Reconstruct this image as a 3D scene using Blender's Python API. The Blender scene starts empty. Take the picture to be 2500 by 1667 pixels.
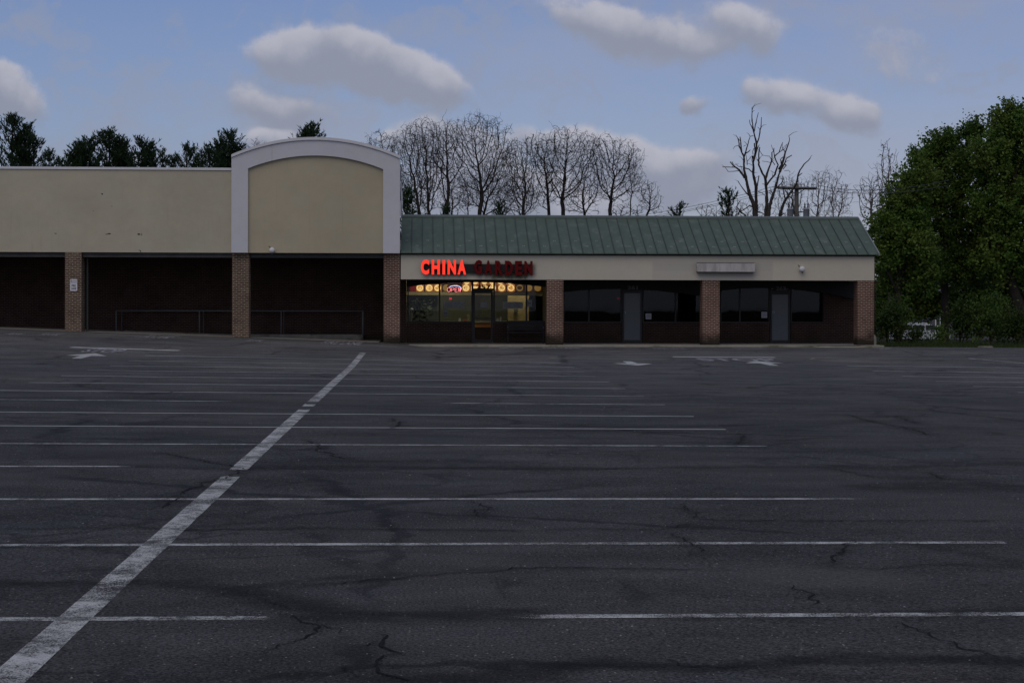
import bpy, math, random
import numpy as np
from mathutils import Vector, Matrix, noise
R = math.radians
C = bpy.context.scene.collection
S = bpy.context.scene

# ------------------------------------------------------------------ camera, sky, sun, exposure
FPX, HOR, CAMZ = 4050.0, 742.0, 1.7
YAW = math.atan(220 / FPX); ROLL = 0.002
fw = Vector((math.sin(YAW), math.cos(YAW), 0)); rt0 = Vector((math.cos(YAW), -math.sin(YAW), 0)); up0 = Vector((0, 0, 1))
rt = rt0 * math.cos(ROLL) + up0 * math.sin(ROLL); upv = up0 * math.cos(ROLL) - rt0 * math.sin(ROLL)
cd = bpy.data.cameras.new('camera'); cam = bpy.data.objects.new('camera', cd); C.objects.link(cam)
cd.sensor_width = 36; cd.lens = FPX / 2500 * 36; cd.shift_y = (HOR - 833.5) / 2500
cd.clip_start = 0.1; cd.clip_end = 3000
cam.matrix_world = Matrix((( rt.x, upv.x, -fw.x, 0), (rt.y, upv.y, -fw.y, 0), (rt.z, upv.z, -fw.z, CAMZ), (0, 0, 0, 1)))
S.camera = cam
SUN_EL, SUN_AZ = 55, 205          # azimuth clockwise from +Y: behind the camera, a little to the left
SKY_STR, SUN_STR, EXPO = 0.10, 1.15, -0.55
S.view_settings.view_transform = 'Standard'; S.view_settings.look = 'None'; S.view_settings.gamma = 1
S.view_settings.exposure = EXPO

class NT:
    """small helper for node trees"""
    def __init__(s, tree): s.t = tree; s.n = tree.nodes; s.l = tree.links
    def new(s, typ, **kw):
        o = s.n.new(typ)
        for k, v in kw.items(): setattr(o, k, v)
        return o
    def put(s, sock, v):
        if v is None: return
        if isinstance(v, bpy.types.NodeSocket): s.l.new(v, sock)
        else: sock.default_value = v
    def m(s, op, a, b=None, c=None, clamp=False):
        o = s.new('ShaderNodeMath', operation=op, use_clamp=clamp)
        s.put(o.inputs[0], a); s.put(o.inputs[1], b); s.put(o.inputs[2], c); return o.outputs[0]
    def vm(s, op, a, b=None, sc=None):
        o = s.new('ShaderNodeVectorMath', operation=op)
        s.put(o.inputs[0], a); s.put(o.inputs[1], b)
        if sc is not None: s.put(o.inputs['Scale'], sc)
        return o.outputs[0]
    def noise(s, vec, scale, detail=3, rough=.5, dist=0, out='Fac'):
        o = s.new('ShaderNodeTexNoise'); s.put(o.inputs['Vector'], vec)
        o.inputs['Scale'].default_value = scale; o.inputs['Detail'].default_value = detail
        o.inputs['Roughness'].default_value = rough; o.inputs['Distortion'].default_value = dist
        return o.outputs[out]
    def vor(s, vec, scale, feature='F1', out='Distance'):
        o = s.new('ShaderNodeTexVoronoi', feature=feature); s.put(o.inputs['Vector'], vec)
        o.inputs['Scale'].default_value = scale; return o.outputs[out]
    def mix(s, fac, a, b, blend='MIX'):
        o = s.new('ShaderNodeMix', data_type='RGBA', blend_type=blend)
        s.put(o.inputs[0], fac)
        for i, v in ((6, a), (7, b)):
            if isinstance(v, tuple) and len(v) == 3: v = v + (1,)
            s.put(o.inputs[i], v)
        return o.outputs[2]
    def ss(s, v, a, b):
        o = s.new('ShaderNodeMapRange', interpolation_type='SMOOTHSTEP'); s.put(o.inputs[0], v)
        o.inputs[1].default_value = a; o.inputs[2].default_value = b; return o.outputs[0]
    def mr(s, v, a, b, c, d):
        o = s.new('ShaderNodeMapRange'); s.put(o.inputs[0], v)
        for i, x in enumerate((a, b, c, d)): o.inputs[i + 1].default_value = x
        return o.outputs[0]
    def sep(s, v):
        o = s.new('ShaderNodeSeparateXYZ'); s.put(o.inputs[0], v); return o.outputs
    def comb(s, x, y, z):
        o = s.new('ShaderNodeCombineXYZ'); s.put(o.inputs[0], x); s.put(o.inputs[1], y); s.put(o.inputs[2], z); return o.outputs[0]
    def coord(s, k='Object'): return s.new('ShaderNodeTexCoord').outputs[k]
    def attr(s, nm):
        o = s.new('ShaderNodeAttribute'); o.attribute_name = nm; return o.outputs['Fac']

W = bpy.data.worlds.new('World'); S.world = W; W.use_nodes = True
def build_sky():
    t = NT(W.node_tree); t.n.clear()
    sky = t.new('ShaderNodeTexSky', sky_type='NISHITA'); sky.sun_disc = False
    sky.sun_elevation = R(SUN_EL); sky.sun_rotation = R(SUN_AZ); sky.air_density = 1.0; sky.dust_density = 1.6; sky.ozone_density = 2.0
    d = t.coord('Generated'); X, Y, Z = t.sep(d)[0:3]
    wob = t.noise(d, 9, 4, .6, out='Color'); wob = t.vm('SUBTRACT', wob, (.5, .5, .5))
    wx, wy, wz = t.sep(wob)[0:3]
    yy = t.m('MAXIMUM', Y, .08)
    a = t.m('DIVIDE', X, yy); b = t.m('DIVIDE', Z, yy)
    a = t.m('ADD', a, t.m('MULTIPLY', wx, .07)); b = t.m('ADD', b, t.m('MULTIPLY', wz, .045))
    f1 = t.m('SUBTRACT', t.m('ADD', t.m('MULTIPLY', t.noise(d, 16, 7, .62), .65), t.m('MULTIPLY', t.noise(d, 46, 6, .6), .35)), .5)
    # cumulus: (u, v, ru, rv, strength, lean) in the photograph's 2352-wide coordinates, turned into directions
    blobs = [(790,118,105,40,1.25,.10),(700,135,90,40,.8,0),(900,150,120,42,1.1,.28),(1010,190,110,34,.9,.35),(600,135,70,28,.35,0),
             (620,238,110,26,.75,.12),(690,262,60,26,.5,.1),(30,225,80,40,.8,.35),(-30,200,80,40,.7,.2),
             (1430,40,130,36,.85,.12),(1560,90,110,36,.85,.3),(1700,50,70,42,.8,.2),
             (1625,238,44,22,1.0,.0),(1800,215,85,28,.85,.05),(1965,246,60,28,1.0,.2),
             (1350,318,80,38,1.0,.1),(1470,345,120,36,1.05,.2),(1600,372,110,30,.9,.0),(1230,300,50,26,.6,0),
             (620,322,60,20,1.0,0),(980,310,70,36,1.0,0),(1060,370,80,40,.9,.0),(1180,420,120,50,.8,0),(1350,440,110,40,.5,0),(900,325,50,18,.7,0),
             (980,440,90,40,.6,0),(1120,345,70,45,.9,.2),(1300,470,160,30,.7,0),(1560,430,120,24,.5,0),(330,372,110,16,.45,0),(2120,160,160,60,.35,.1),(2060,60,140,40,.3,0),(1080,300,60,22,.5,0)]
    tot = None; sh = None
    k = 1.0629 / FPX
    for (u, v, ru, rv, st, ln) in blobs:
        a0 = (u * 1.0629 - 1030) / FPX; b0 = (HOR - v * 1.0629) / FPX
        da = t.m('SUBTRACT', a, a0); db = t.m('SUBTRACT', b, b0)
        db = t.m('ADD', db, t.m('MULTIPLY', da, ln))
        nb = t.m('DIVIDE', db, rv * k); na = t.m('DIVIDE', da, ru * k)
        # crisper above, softer below
        low = t.m('MULTIPLY', t.m('MINIMUM', nb, 0), -.42); nbs = t.m('ADD', nb, low)
        r2 = t.m('ADD', t.m('MULTIPLY', na, na), t.m('MULTIPLY', nbs, nbs))
        g = t.m('MULTIPLY', t.m('EXPONENT', t.m('MULTIPLY', r2, -1.0)), st)
        q = t.m('MULTIPLY', g, nb)
        tot = g if tot is None else t.m('ADD', tot, g); sh = q if sh is None else t.m('ADD', sh, q)
    front = t.ss(Y, .05, .3)
    tot = t.m('MULTIPLY', tot, front)
    dens = t.ss(t.m('ADD', tot, t.m('MULTIPLY', f1, 2.9)), .16, .74)
    dens = t.m('MULTIPLY', dens, t.ss(tot, .04, .34))
    shade = t.ss(t.m('ADD', t.m('DIVIDE', sh, t.m('ADD', tot, .05)), t.m('MULTIPLY', f1, 3.4)), -.8, 1.0)
    # thin veil, thicker to the right and high up, plus broken cloud behind the camera
    veil = t.noise(t.vm('MULTIPLY', d, (1.6, 1.2, 5)), 2.2, 5, .55)
    veil = t.m('ADD', veil, t.m('MULTIPLY', t.mr(X, -.2, .5, -.12, .28), front))
    veil = t.ss(veil, .42, .80)
    SC = 1.0 / SKY_STR
    skyc = t.new('ShaderNodeBackground'); hs = t.new('ShaderNodeHueSaturation'); t.l.new(sky.outputs[0], hs.inputs['Color'])
    hs.inputs['Saturation'].default_value = SKY_SAT
    base = t.mix(1.0, hs.outputs[0], SKY_TINT, 'MULTIPLY')
    back = t.m('MULTIPLY', t.ss(Y, .1, -.4), .92)
    base = t.mix(t.m('MAXIMUM', back, t.m('MULTIPLY', veil, .6)), base, tuple(c * SC for c in VEIL))
    wisp = t.noise(t.vm('ADD', t.vm('MULTIPLY', d, (1.5, 1.0, 7.5)), wob), 3.4, 7, .62)
    base = t.mix(t.m('MULTIPLY', t.m('MULTIPLY', t.ss(wisp, .42, .66), front), .6), base, tuple(c * SC for c in (.42, .455, .585)))
    base = t.mix(t.m('MULTIPLY', t.m('MULTIPLY', t.ss(Z, .15, .0), t.ss(X, -.25, .12)), .55), base, tuple(c * SC for c in (.58, .62, .74)))
    cl = t.mix(shade, tuple(c * SC for c in CLOUD_LO), tuple(c * SC for c in CLOUD_HI))
    out = t.mix(t.m('MULTIPLY', dens, .93), base, cl)
    # underside of the world stays dark
    out = t.mix(t.ss(Z, -.01, .0), (.3, .3, .32, 1), out)
    t.l.new(out, skyc.inputs[0]); skyc.inputs[1].default_value = SKY_STR
    wo = t.new('ShaderNodeOutputWorld'); t.l.new(skyc.outputs[0], wo.inputs[0])
# colours of the air: scene-linear radiance at exposure 0
SKY_SAT = 1.0; SKY_TINT = (1.10, 1.08, 1.36)
VEIL = (.47, .50, .66); CLOUD_LO = (.39, .425, .54); CLOUD_HI = (.68, .68, .78)
build_sky()
sd = bpy.data.lights.new('sun', 'SUN'); sd.energy = SUN_STR; sd.angle = R(50); sd.color = (1, .87, .68)
so = bpy.data.objects.new('sun', sd); C.objects.link(so)
sdir = Vector((math.sin(R(SUN_AZ)) * math.cos(R(SUN_EL)), math.cos(R(SUN_AZ)) * math.cos(R(SUN_EL)), math.sin(R(SUN_EL))))
so.rotation_euler = sdir.to_track_quat('Z', 'Y').to_euler()

# ------------------------------------------------------------------ measuring helpers
D2F = 2500 / 2352
def ray(u, v):
    return fw + rt * ((u * D2F - 1250) / FPX) + upv * ((HOR - v * D2F) / FPX)
def at(u, v, Y):
    d = ray(u, v); k = Y / d.y
    return Vector((d.x * k, Y, CAMZ + d.z * k))
def ax(u, Y, v=700): return at(u, v, Y).x
def az(v, Y, u=1200): return at(u, v, Y).z
def sst(a, b, x):
    t = np.clip((x - a) / (b - a), 0, 1); return t * t * (3 - 2 * t)
def gz(X, Y):
    """height of the paved ground"""
    X = np.asarray(X, float); Y = np.asarray(Y, float)
    s = np.interp(Y, [0, 12, 25, 40, 60], [.003, .003, .008, .013, .013])
    lin = -s * np.clip(X, -40, 22)
    bl = np.where(X < 0, .08 + .09 * (1 - np.exp(np.minimum(X, 0) / .6)) + .0355 * np.clip(-X, 0, 17), .08 - .008 * np.clip(X - 14, 0, 40))
    w = sst(42, 61, Y)
    return lin * (1 - w) + bl * w
def gzf(X, Y): return float(gz(X, Y))
def gat(u, v):
    d = ray(u, v); z = 0
    for _ in range(25):
        k = (z - CAMZ) / d.z; z = .5 * z + .5 * gzf(d.x * k, d.y * k)
    k = (z - CAMZ) / d.z
    return d.x * k, d.y * k

# ------------------------------------------------------------------ mesh helpers
class MB:
    def __init__(s): s.v = []; s.f = []; s.at = None
    def add(s, vs, fs):
        b = len(s.v); s.v += [tuple(x) for x in vs]; s.f += [tuple(b + i for i in f) for f in fs]
    def box(s, x0, x1, y0, y1, z0, z1):
        x0, x1 = min(x0, x1), max(x0, x1)
        v = [(x0,y0,z0),(x1,y0,z0),(x1,y1,z0),(x0,y1,z0),(x0,y0,z1),(x1,y0,z1),(x1,y1,z1),(x0,y1,z1)]
        s.add(v, [(0,3,2,1),(4,5,6,7),(0,1,5,4),(1,2,6,5),(2,3,7,6),(3,0,4,7)]); return s
    def bbox(s, x0, x1, y0, y1, z0, z1, b):
        """box with chamfered vertical/front edges"""
        pts = [(x0+b,z0),(x1-b,z0),(x1,z0+b),(x1,z1-b),(x1-b,z1),(x0+b,z1),(x0,z1-b),(x0,z0+b)]
        return s.prism_y(pts, y0, y1)
    def quad(s, a, b, c, d): s.add([a, b, c, d], [(0, 1, 2, 3)]); return s
    def prism_y(s, pts, y0, y1):
        """outline in x,z extruded along y (outline may be concave: caps are one n-gon)"""
        n = len(pts); v = [(x, y0, z) for x, z in pts] + [(x, y1, z) for x, z in pts]
        f = [tuple(range(n)), tuple(range(2*n-1, n-1, -1))] + [(i, n+i, n+(i+1)%n, (i+1)%n) for i in range(n)]
        s.add(v, f); return s
    def prism_x(s, pts, x0, x1):
        n = len(pts); v = [(x0, y, z) for y, z in pts] + [(x1, y, z) for y, z in pts]
        f = [tuple(range(n-1,-1,-1)), tuple(range(n, 2*n))] + [((i+1)%n, n+(i+1)%n, n+i, i) for i in range(n)]
        s.add(v, f); return s
    def tube(s, pts, rs, n=6, cap=True):
        pts = [Vector(p) for p in pts]
        if not hasattr(rs, '__len__'): rs = [rs] * len(pts)
        base = len(s.v); prev = None
        for i, p in enumerate(pts):
            d = (pts[min(i+1, len(pts)-1)] - pts[max(i-1, 0)])
            d = d.normalized() if d.length > 1e-9 else Vector((0, 0, 1))
            if prev is None: a = d.cross(Vector((0, 1, 0)) if abs(d.y) < .9 else Vector((1, 0, 0))).normalized()
            else: a = (prev - d * prev.dot(d)).normalized()
            prev = a; b = d.cross(a)
            for k in range(n):
                t = 2 * math.pi * k / n; s.v.append(tuple(p + (a * math.cos(t) + b * math.sin(t)) * rs[i]))
        for i in range(len(pts) - 1):
            for k in range(n):
                s.f.append((base+i*n+k, base+i*n+(k+1)%n, base+(i+1)*n+(k+1)%n, base+(i+1)*n+k))
        if cap:
            s.f.append(tuple(base + k for k in range(n-1,-1,-1))); e = base + (len(pts)-1)*n; s.f.append(tuple(e + k for k in range(n)))
        return s
    def lathe(s, c, prof, n=16, axis='z'):
        base = len(s.v)
        for r, h in prof:
            for k in range(n):
                t = 2*math.pi*k/n; x, y = r*math.cos(t), r*math.sin(t)
                s.v.append((c[0]+x, c[1]+y, c[2]+h) if axis == 'z' else ((c[0]+x, c[1]+h, c[2]+y) if axis == 'y' else (c[0]+h, c[1]+x, c[2]+y)))
        for i in range(len(prof)-1):
            for k in range(n): s.f.append((base+i*n+k, base+i*n+(k+1)%n, base+(i+1)*n+(k+1)%n, base+(i+1)*n+k))
        s.f.append(tuple(base+k for k in range(n-1,-1,-1))); e = base+(len(prof)-1)*n; s.f.append(tuple(e+k for k in range(n)))
        return s
    def build(s, name, mat, parent=None, smooth=False, **props):
        off = Vector((0, 0, 0)); p = parent
        while p is not None: off += p.location; p = p.parent
        me = bpy.data.meshes.new(name)
        me.from_pydata([(x - off.x, y - off.y, z - off.z) for x, y, z in s.v], [], s.f)
        me.materials.append(mat)
        if s.at is not None:
            for k, vals in s.at.items():
                a = me.attributes.new(k, 'FLOAT', 'POINT'); a.data.foreach_set('value', np.asarray(vals, dtype=np.float32))
        if smooth: me.polygons.foreach_set('use_smooth', [True] * len(me.polygons))
        me.update()
        o = bpy.data.objects.new(name, me); C.objects.link(o)
        if parent is not None: o.parent = parent
        for k, v in props.items(): o[k] = v
        return o
def tag(o, label, cat, group=None, kind=None):
    if label: o['label'] = label
    if cat: o['category'] = cat
    if group: o['group'] = group
    if kind: o['kind'] = kind
    return o
def thing(name, label, cat, loc=(0, 0, 0), group=None):
    o = bpy.data.objects.new(name, None); o.empty_display_size = .2; C.objects.link(o); o.location = loc
    return tag(o, label, cat, group)
def copy_tree(o, loc=None, parent=None):
    c = o.copy(); C.objects.link(c); c.parent = parent
    if loc is not None: c.location = loc
    for ch in list(o.children): copy_tree(ch, None, c)
    return c
def text_verts(s, offset=0.0, res=3):
    cu = bpy.data.curves.new('t', 'FONT'); cu.body = s; cu.offset = offset; cu.fill_mode = 'FRONT'; cu.resolution_u = res
    ob = bpy.data.objects.new('t', cu); C.objects.link(ob)
    bpy.context.view_layer.update()
    me = bpy.data.meshes.new_from_object(ob.evaluated_get(bpy.context.evaluated_depsgraph_get()))
    v = [(a.co.x, a.co.y) for a in me.vertices]; f = [tuple(p.vertices) for p in me.polygons]
    C.objects.unlink(ob); bpy.data.objects.remove(ob); bpy.data.curves.remove(cu); bpy.data.meshes.remove(me)
    x0 = min(a for a, b in v); x1 = max(a for a, b in v); y0 = min(b for a, b in v); y1 = max(b for a, b in v)
    return [((a-x0)/(x1-x0), (b-y0)/(y1-y0)) for a, b in v], f
def text_on(mb, s, x0, x1, z0, z1, y0, y1, offset=0.0, skew=0):
    """text facing -Y, front at y0, back at y1"""
    v, f = text_verts(s, offset); n = len(v)
    P = lambda a, b, y: (x0 + (x1-x0)*a + skew*b, y, z0 + (z1-z0)*b)
    vs = [P(a, b, y0) for a, b in v] + [P(a, b, y1) for a, b in v]
    cnt = {}
    for fc in f:
        for i in range(len(fc)):
            e = (fc[i], fc[(i+1) % len(fc)]); cnt[e] = cnt.get(e, 0) + 1
    fs = list(f) + [tuple(n + i for i in reversed(fc)) for fc in f]
    for (i, j) in cnt:
        if (j, i) not in cnt: fs.append((j, i, n + i, n + j))
    mb.add(vs, fs)
def text_ground(mb, s, x0, x1, y0, y1, lift=.0035, offset=.02):
    v, f = text_verts(s, offset)
    vs = []
    for a, b in v:
        X = x0 + (x1-x0)*a; Y = y0 + (y1-y0)*b; vs.append((X, Y, gzf(X, Y) + lift))
    mb.add(vs, f)

# ------------------------------------------------------------------ materials
MATS = {}
def mat(name, col, rough=.6, spec=.3, metal=0, bump=0, bscale=20, var=.12, vscale=3, emit=None, estr=0, fn=None):
    m = bpy.data.materials.new(name); m.use_nodes = True; t = NT(m.node_tree)
    p = t.n['Principled BSDF']; oc = t.coord()
    p.inputs['Roughness'].default_value = rough; p.inputs['Specular IOR Level'].default_value = spec; p.inputs['Metallic'].default_value = metal
    c4 = tuple(col) + (1,)
    n1 = t.noise(oc, vscale, 4, .6)
    f = t.mr(n1, .25, .75, 1 - var, 1 + var)
    colr = t.mix(1.0, c4, t.comb(f, f, f), 'MULTIPLY')
    if fn: colr = fn(t, oc, colr, p) or colr
    t.l.new(colr, p.inputs['Base Color'])
    if bump:
        b = t.new('ShaderNodeBump'); b.inputs['Strength'].default_value = bump; b.inputs['Distance'].default_value = .01
        t.l.new(t.noise(oc, bscale, 4, .6), b.inputs['Height']); t.l.new(b.outputs[0], p.inputs['Normal'])
    if emit: p.inputs['Emission Color'].default_value = tuple(emit) + (1,); p.inputs['Emission Strength'].default_value = estr
    MATS[name] = m; return m

def brick_fn(c1, c2, mortar, msize=.0065, dirt=0.0):
    def fn(t, oc, colr, p):
        X, Y, Z = t.sep(oc)[0:3]
        o = t.new('ShaderNodeTexBrick'); o.offset = .5
        t.l.new(t.comb(t.m('ADD', X, Y), Z, 0), o.inputs['Vector'])
        o.inputs['Scale'].default_value = 1; o.inputs['Brick Width'].default_value = .2; o.inputs['Row Height'].default_value = .0677
        o.inputs['Mortar Size'].default_value = msize; o.inputs['Mortar Smooth'].default_value = .15; o.inputs['Bias'].default_value = -.1
        o.inputs['Color1'].default_value = c1 + (1,); o.inputs['Color2'].default_value = c2 + (1,); o.inputs['Mortar'].default_value = mortar + (1,)
        n = t.noise(oc, 1.4, 4, .65); f = t.mr(n, .3, .75, .72, 1.25)
        c = t.mix(1.0, o.outputs['Color'], t.comb(f, f, f), 'MULTIPLY')
        n2 = t.noise(oc, 22, 2, .6); f2 = t.mr(n2, .3, .7, .8, 1.2); c = t.mix(1.0, c, t.comb(f2, f2, f2), 'MULTIPLY')
        # splash dirt near the foot of the wall, ragged
        g = t.m('ADD', Z, t.m('MULTIPLY', t.m('SUBTRACT', t.noise(oc, 2.3, 3, .6), .5), .8))
        c = t.mix(t.m('MULTIPLY', t.ss(g, .75, .25), dirt), c, (.02, .017, .012, 1))
        b = t.new('ShaderNodeBump'); b.inputs['Strength'].default_value = .5; b.inputs['Distance'].default_value = .01; b.invert = True
        t.l.new(o.outputs['Fac'], b.inputs['Height']); t.l.new(b.outputs[0], p.inputs['Normal'])
        return c
    return fn
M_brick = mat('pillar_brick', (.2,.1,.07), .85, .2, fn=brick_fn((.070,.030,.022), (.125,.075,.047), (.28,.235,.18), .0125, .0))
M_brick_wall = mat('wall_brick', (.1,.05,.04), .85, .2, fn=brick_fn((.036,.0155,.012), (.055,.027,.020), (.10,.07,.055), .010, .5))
M_brick_dirty = mat('pillar_brick_mossy', (.2,.1,.07), .85, .2, fn=brick_fn((.085,.030,.023), (.11,.048,.036), (.31,.24,.185), .0125, .95))

def stucco_fn(blot, streak=.0, extra=None, cool=.35):
    def fn(t, oc, colr, p):
        X, Y, Z = t.sep(oc)[0:3]
        n = t.noise(t.vm('MULTIPLY', oc, (.35, 1, .5)), 1.0, 5, .6)
        f = t.mr(n, .3, .7, 1 - blot, 1 + blot)
        c = t.mix(1.0, colr, t.comb(f, f, t.m('MULTIPLY', f, 1.0)), 'MULTIPLY')
        s = t.noise(t.vm('MULTIPLY', oc, (9, 1, .35)), 1.0, 3, .6)
        c = t.mix(t.m('MULTIPLY', t.ss(s, .58, .8), streak), c, (.16, .14, .11, 1))
        n3 = t.noise(t.vm('MULTIPLY', oc, (.5, 1, .7)), 2.2, 4, .7)
        c = t.mix(t.m('MULTIPLY', t.ss(n3, .46, .62), cool), c, t.mix(1.0, c, (.93, .99, 1.08, 1), 'MULTIPLY'))
        if extra: c = extra(t, oc, c)
        return c
    return fn
def rect_mask(t, oc, x0, x1, z0, z1, soft=.03, wob=.0):
    oc = t.new('ShaderNodeNewGeometry').outputs['Position']
    X, Y, Z = t.sep(oc)[0:3]
    if wob:
        n = t.m('MULTIPLY', t.m('SUBTRACT', t.noise(oc, 4, 4, .6), .5), wob); X = t.m('ADD', X, n); Z = t.m('ADD', Z, n)
    a = t.m('MULTIPLY', t.ss(X, x0 - soft, x0 + soft), t.ss(X, x1 + soft, x1 - soft))
    b = t.m('MULTIPLY', t.ss(Z, z0 - soft, z0 + soft), t.ss(Z, z1 + soft, z1 - soft))
    return t.m('MULTIPLY', a, b)
M_stucco = mat('tan_stucco', (.45,.415,.315), .9, .15, bump=.15, bscale=90, var=.04, fn=stucco_fn(.09, .2))
M_panel = mat('tan_panel_stucco', (.43,.385,.275), .9, .15, bump=.15, bscale=90, var=.03, fn=stucco_fn(.07, .15))
M_white = mat('white_stucco', (.56,.57,.60), .85, .2, bump=.1, bscale=80, var=.03, fn=stucco_fn(.04, .14))
M_coping = mat('coping_metal', (.62,.63,.66), .5, .4, var=.05)
YF = 63.0
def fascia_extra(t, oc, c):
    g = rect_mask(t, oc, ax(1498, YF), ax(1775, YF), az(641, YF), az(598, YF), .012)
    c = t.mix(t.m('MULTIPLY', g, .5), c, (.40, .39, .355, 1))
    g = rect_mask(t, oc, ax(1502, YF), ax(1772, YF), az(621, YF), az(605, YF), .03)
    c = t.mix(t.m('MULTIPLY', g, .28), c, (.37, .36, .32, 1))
    g = rect_mask(t, oc, ax(985, YF), ax(1228, YF), az(634, YF), az(606, YF), .10, .18)   # darker ragged area around the letters
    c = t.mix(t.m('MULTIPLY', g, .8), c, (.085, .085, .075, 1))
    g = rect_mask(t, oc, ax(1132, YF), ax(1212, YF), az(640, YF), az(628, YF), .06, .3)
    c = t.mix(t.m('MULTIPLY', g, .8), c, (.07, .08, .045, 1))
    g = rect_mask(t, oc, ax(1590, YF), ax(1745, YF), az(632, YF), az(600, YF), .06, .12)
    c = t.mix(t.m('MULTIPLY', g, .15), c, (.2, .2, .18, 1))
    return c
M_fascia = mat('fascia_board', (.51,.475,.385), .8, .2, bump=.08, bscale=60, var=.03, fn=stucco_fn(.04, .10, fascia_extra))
def roof_fn(t, oc, c, p):
    n = t.noise(t.vm('MULTIPLY', oc, (1.2, .8, .8)), 2.0, 4, .6)
    c = t.mix(t.ss(n, .45, .8), c, (.12, .15, .128, 1))
    X, Y, Z = t.sep(oc)[0:3]
    s = t.noise(t.vm('MULTIPLY', oc, (10, .6, .6)), 1.0, 3, .6)
    return t.mix(t.m('MULTIPLY', t.ss(s, .5, .8), .35), c, (.06, .08, .072, 1))
M_roof = mat('green_metal_roof', (.072,.104,.080), .6, .25, var=.1, fn=roof_fn)
M_seam = mat('green_seam_metal', (.035,.05,.045), .5, .4)
M_dark = mat('dark_trim', (.012,.012,.013), .6, .3)
M_beam = mat('dark_beam_paint', (.06,.06,.06), .6, .3, var=.3)
M_soffit = mat('soffit_board', (.05,.048,.045), .8, .2, var=.2)
M_conc = mat('kerb_concrete', (.27,.26,.22), .9, .2, bump=.4, bscale=30, var=.3, vscale=2.2,
    fn=lambda t, oc, c, p: t.mix(t.ss(t.noise(oc, 1.1, 5, .7), .45, .7), c, (.10, .11, .06, 1)))
M_slab = mat('walk_concrete', (.22,.21,.19), .9, .2, bump=.3, bscale=30, var=.2)
M_frame = mat('bronze_window_frame', (.014,.013,.012), .4, .4)
M_steel = mat('galvanised_rail', (.09,.10,.10), .6, .3)
M_downspout = mat('downspout_green', (.05,.065,.06), .5, .4)
M_doorpanel = mat('grey_door_glass', (.10,.115,.125), .22, .5, var=.05)
M_paper = mat('white_paper', (.55,.56,.60), .8, .2, var=.03)
M_paper_in = mat('poster_paper', (.36,.37,.40), .8, .2, var=.05)
M_ink = mat('black_ink', (.02,.02,.025), .7, .2)
M_redink = mat('red_ink', (.22,.02,.05), .7, .2)
M_sign = mat('aluminium_sign_face', (.62,.62,.66), .5, .4, var=.03)
M_numpaint = mat('faded_number_paint', (.26,.29,.28), .8, .2)
M_redoff = mat('unlit_red_acrylic', (.105,.005,.005), .6, .1, var=.2)
M_redside = mat('red_letter_return', (.10,.01,.012), .5, .4)
M_redlit = mat('lit_red_acrylic', (.5,.02,.02), .4, .3, emit=(1.0,.045,.02), estr=1.35)
def box_fn(t, oc, c, p):
    s = t.noise(t.vm('MULTIPLY', oc, (3.0, 1, .8)), 1.6, 4, .65)
    return t.mix(t.m('MULTIPLY', t.ss(s, .42, .7), .45), c, (.14, .135, .12, 1))
M_cabinet = mat('grimy_sign_plastic', (.46,.44,.43), .6, .3, fn=box_fn)
M_lampwhite = mat('white_fixture', (.62,.62,.64), .4, .4, var=.04)
M_black = mat('black_metal', (.008,.008,.009), .5, .4)
M_bench = mat('black_bench_metal', (.016,.017,.018), .45, .4)
M_neonred = mat('neon_red', (.8,.1,.1), .3, .3, emit=(1.0,.22,.22), estr=3.2)
M_neonblue = mat('neon_blue', (.2,.2,.8), .3, .3, emit=(.62,.64,1.0), estr=3.2)
M_menubox = mat('menu_box_backing', (.05,.015,.01), .6, .3, emit=(.25,.05,.02), estr=.06)
def dish_fn(t, oc, c, p):
    n = t.noise(oc, 16, 3, .7); k = t.mix(t.ss(n, .42, .62), (1.0, .50, .13, 1), (.30, .09, .01, 1))
    k = t.mix(t.ss(t.noise(oc, 9, 2, .5), .5, .6), k, (1.0, .70, .30, 1))
    t.l.new(k, p.inputs['Emission Color']); p.inputs['Emission Strength'].default_value = DISH_E; return c
DISH_E = 1.3
M_dish = mat('lit_menu_dish', (.3,.2,.1), .5, .3, fn=dish_fn)
M_plate = mat('lit_menu_plate', (.3,.2,.1), .5, .3, emit=(1.0,.62,.23), estr=1.5)
M_photo = mat('lit_menu_photo', (.1,.03,.01), .5, .3, emit=(.85,.30,.08), estr=.5)
M_photodim = mat('dim_menu_photo', (.05,.02,.01), .5, .3, emit=(.3,.12,.03), estr=.12)
M_dishdim = mat('dim_menu_dish', (.1,.06,.02), .5, .3, emit=(.8,.45,.12), estr=.35)
M_cream = mat('cream_bulkhead', (.55,.48,.30), .7, .3)
M_inwall = mat('interior_wall', (.15,.155,.125), .8, .2)
M_yellow = mat('yellow_interior_wall', (.50,.40,.21), .8, .2)
M_infloor = mat('interior_floor', (.08,.06,.05), .4, .4)
M_counter = mat('orange_counter_front', (.5,.2,.05), .5, .3)
M_countertop = mat('counter_top', (.35,.33,.30), .5, .3)
M_interlight = mat('added_light_panel', (.8,.8,.8), .5, .3, emit=(1.0,.88,.58), estr=27)
M_leafplant = mat('houseplant_leaf', (.03,.05,.035), .6, .3)
M_curtain = mat('grey_door_curtain', (.30,.29,.26), .9, .2, var=.2, vscale=8)
M_darkroom = mat('dark_interior', (.02,.02,.02), .9, .1)

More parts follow.
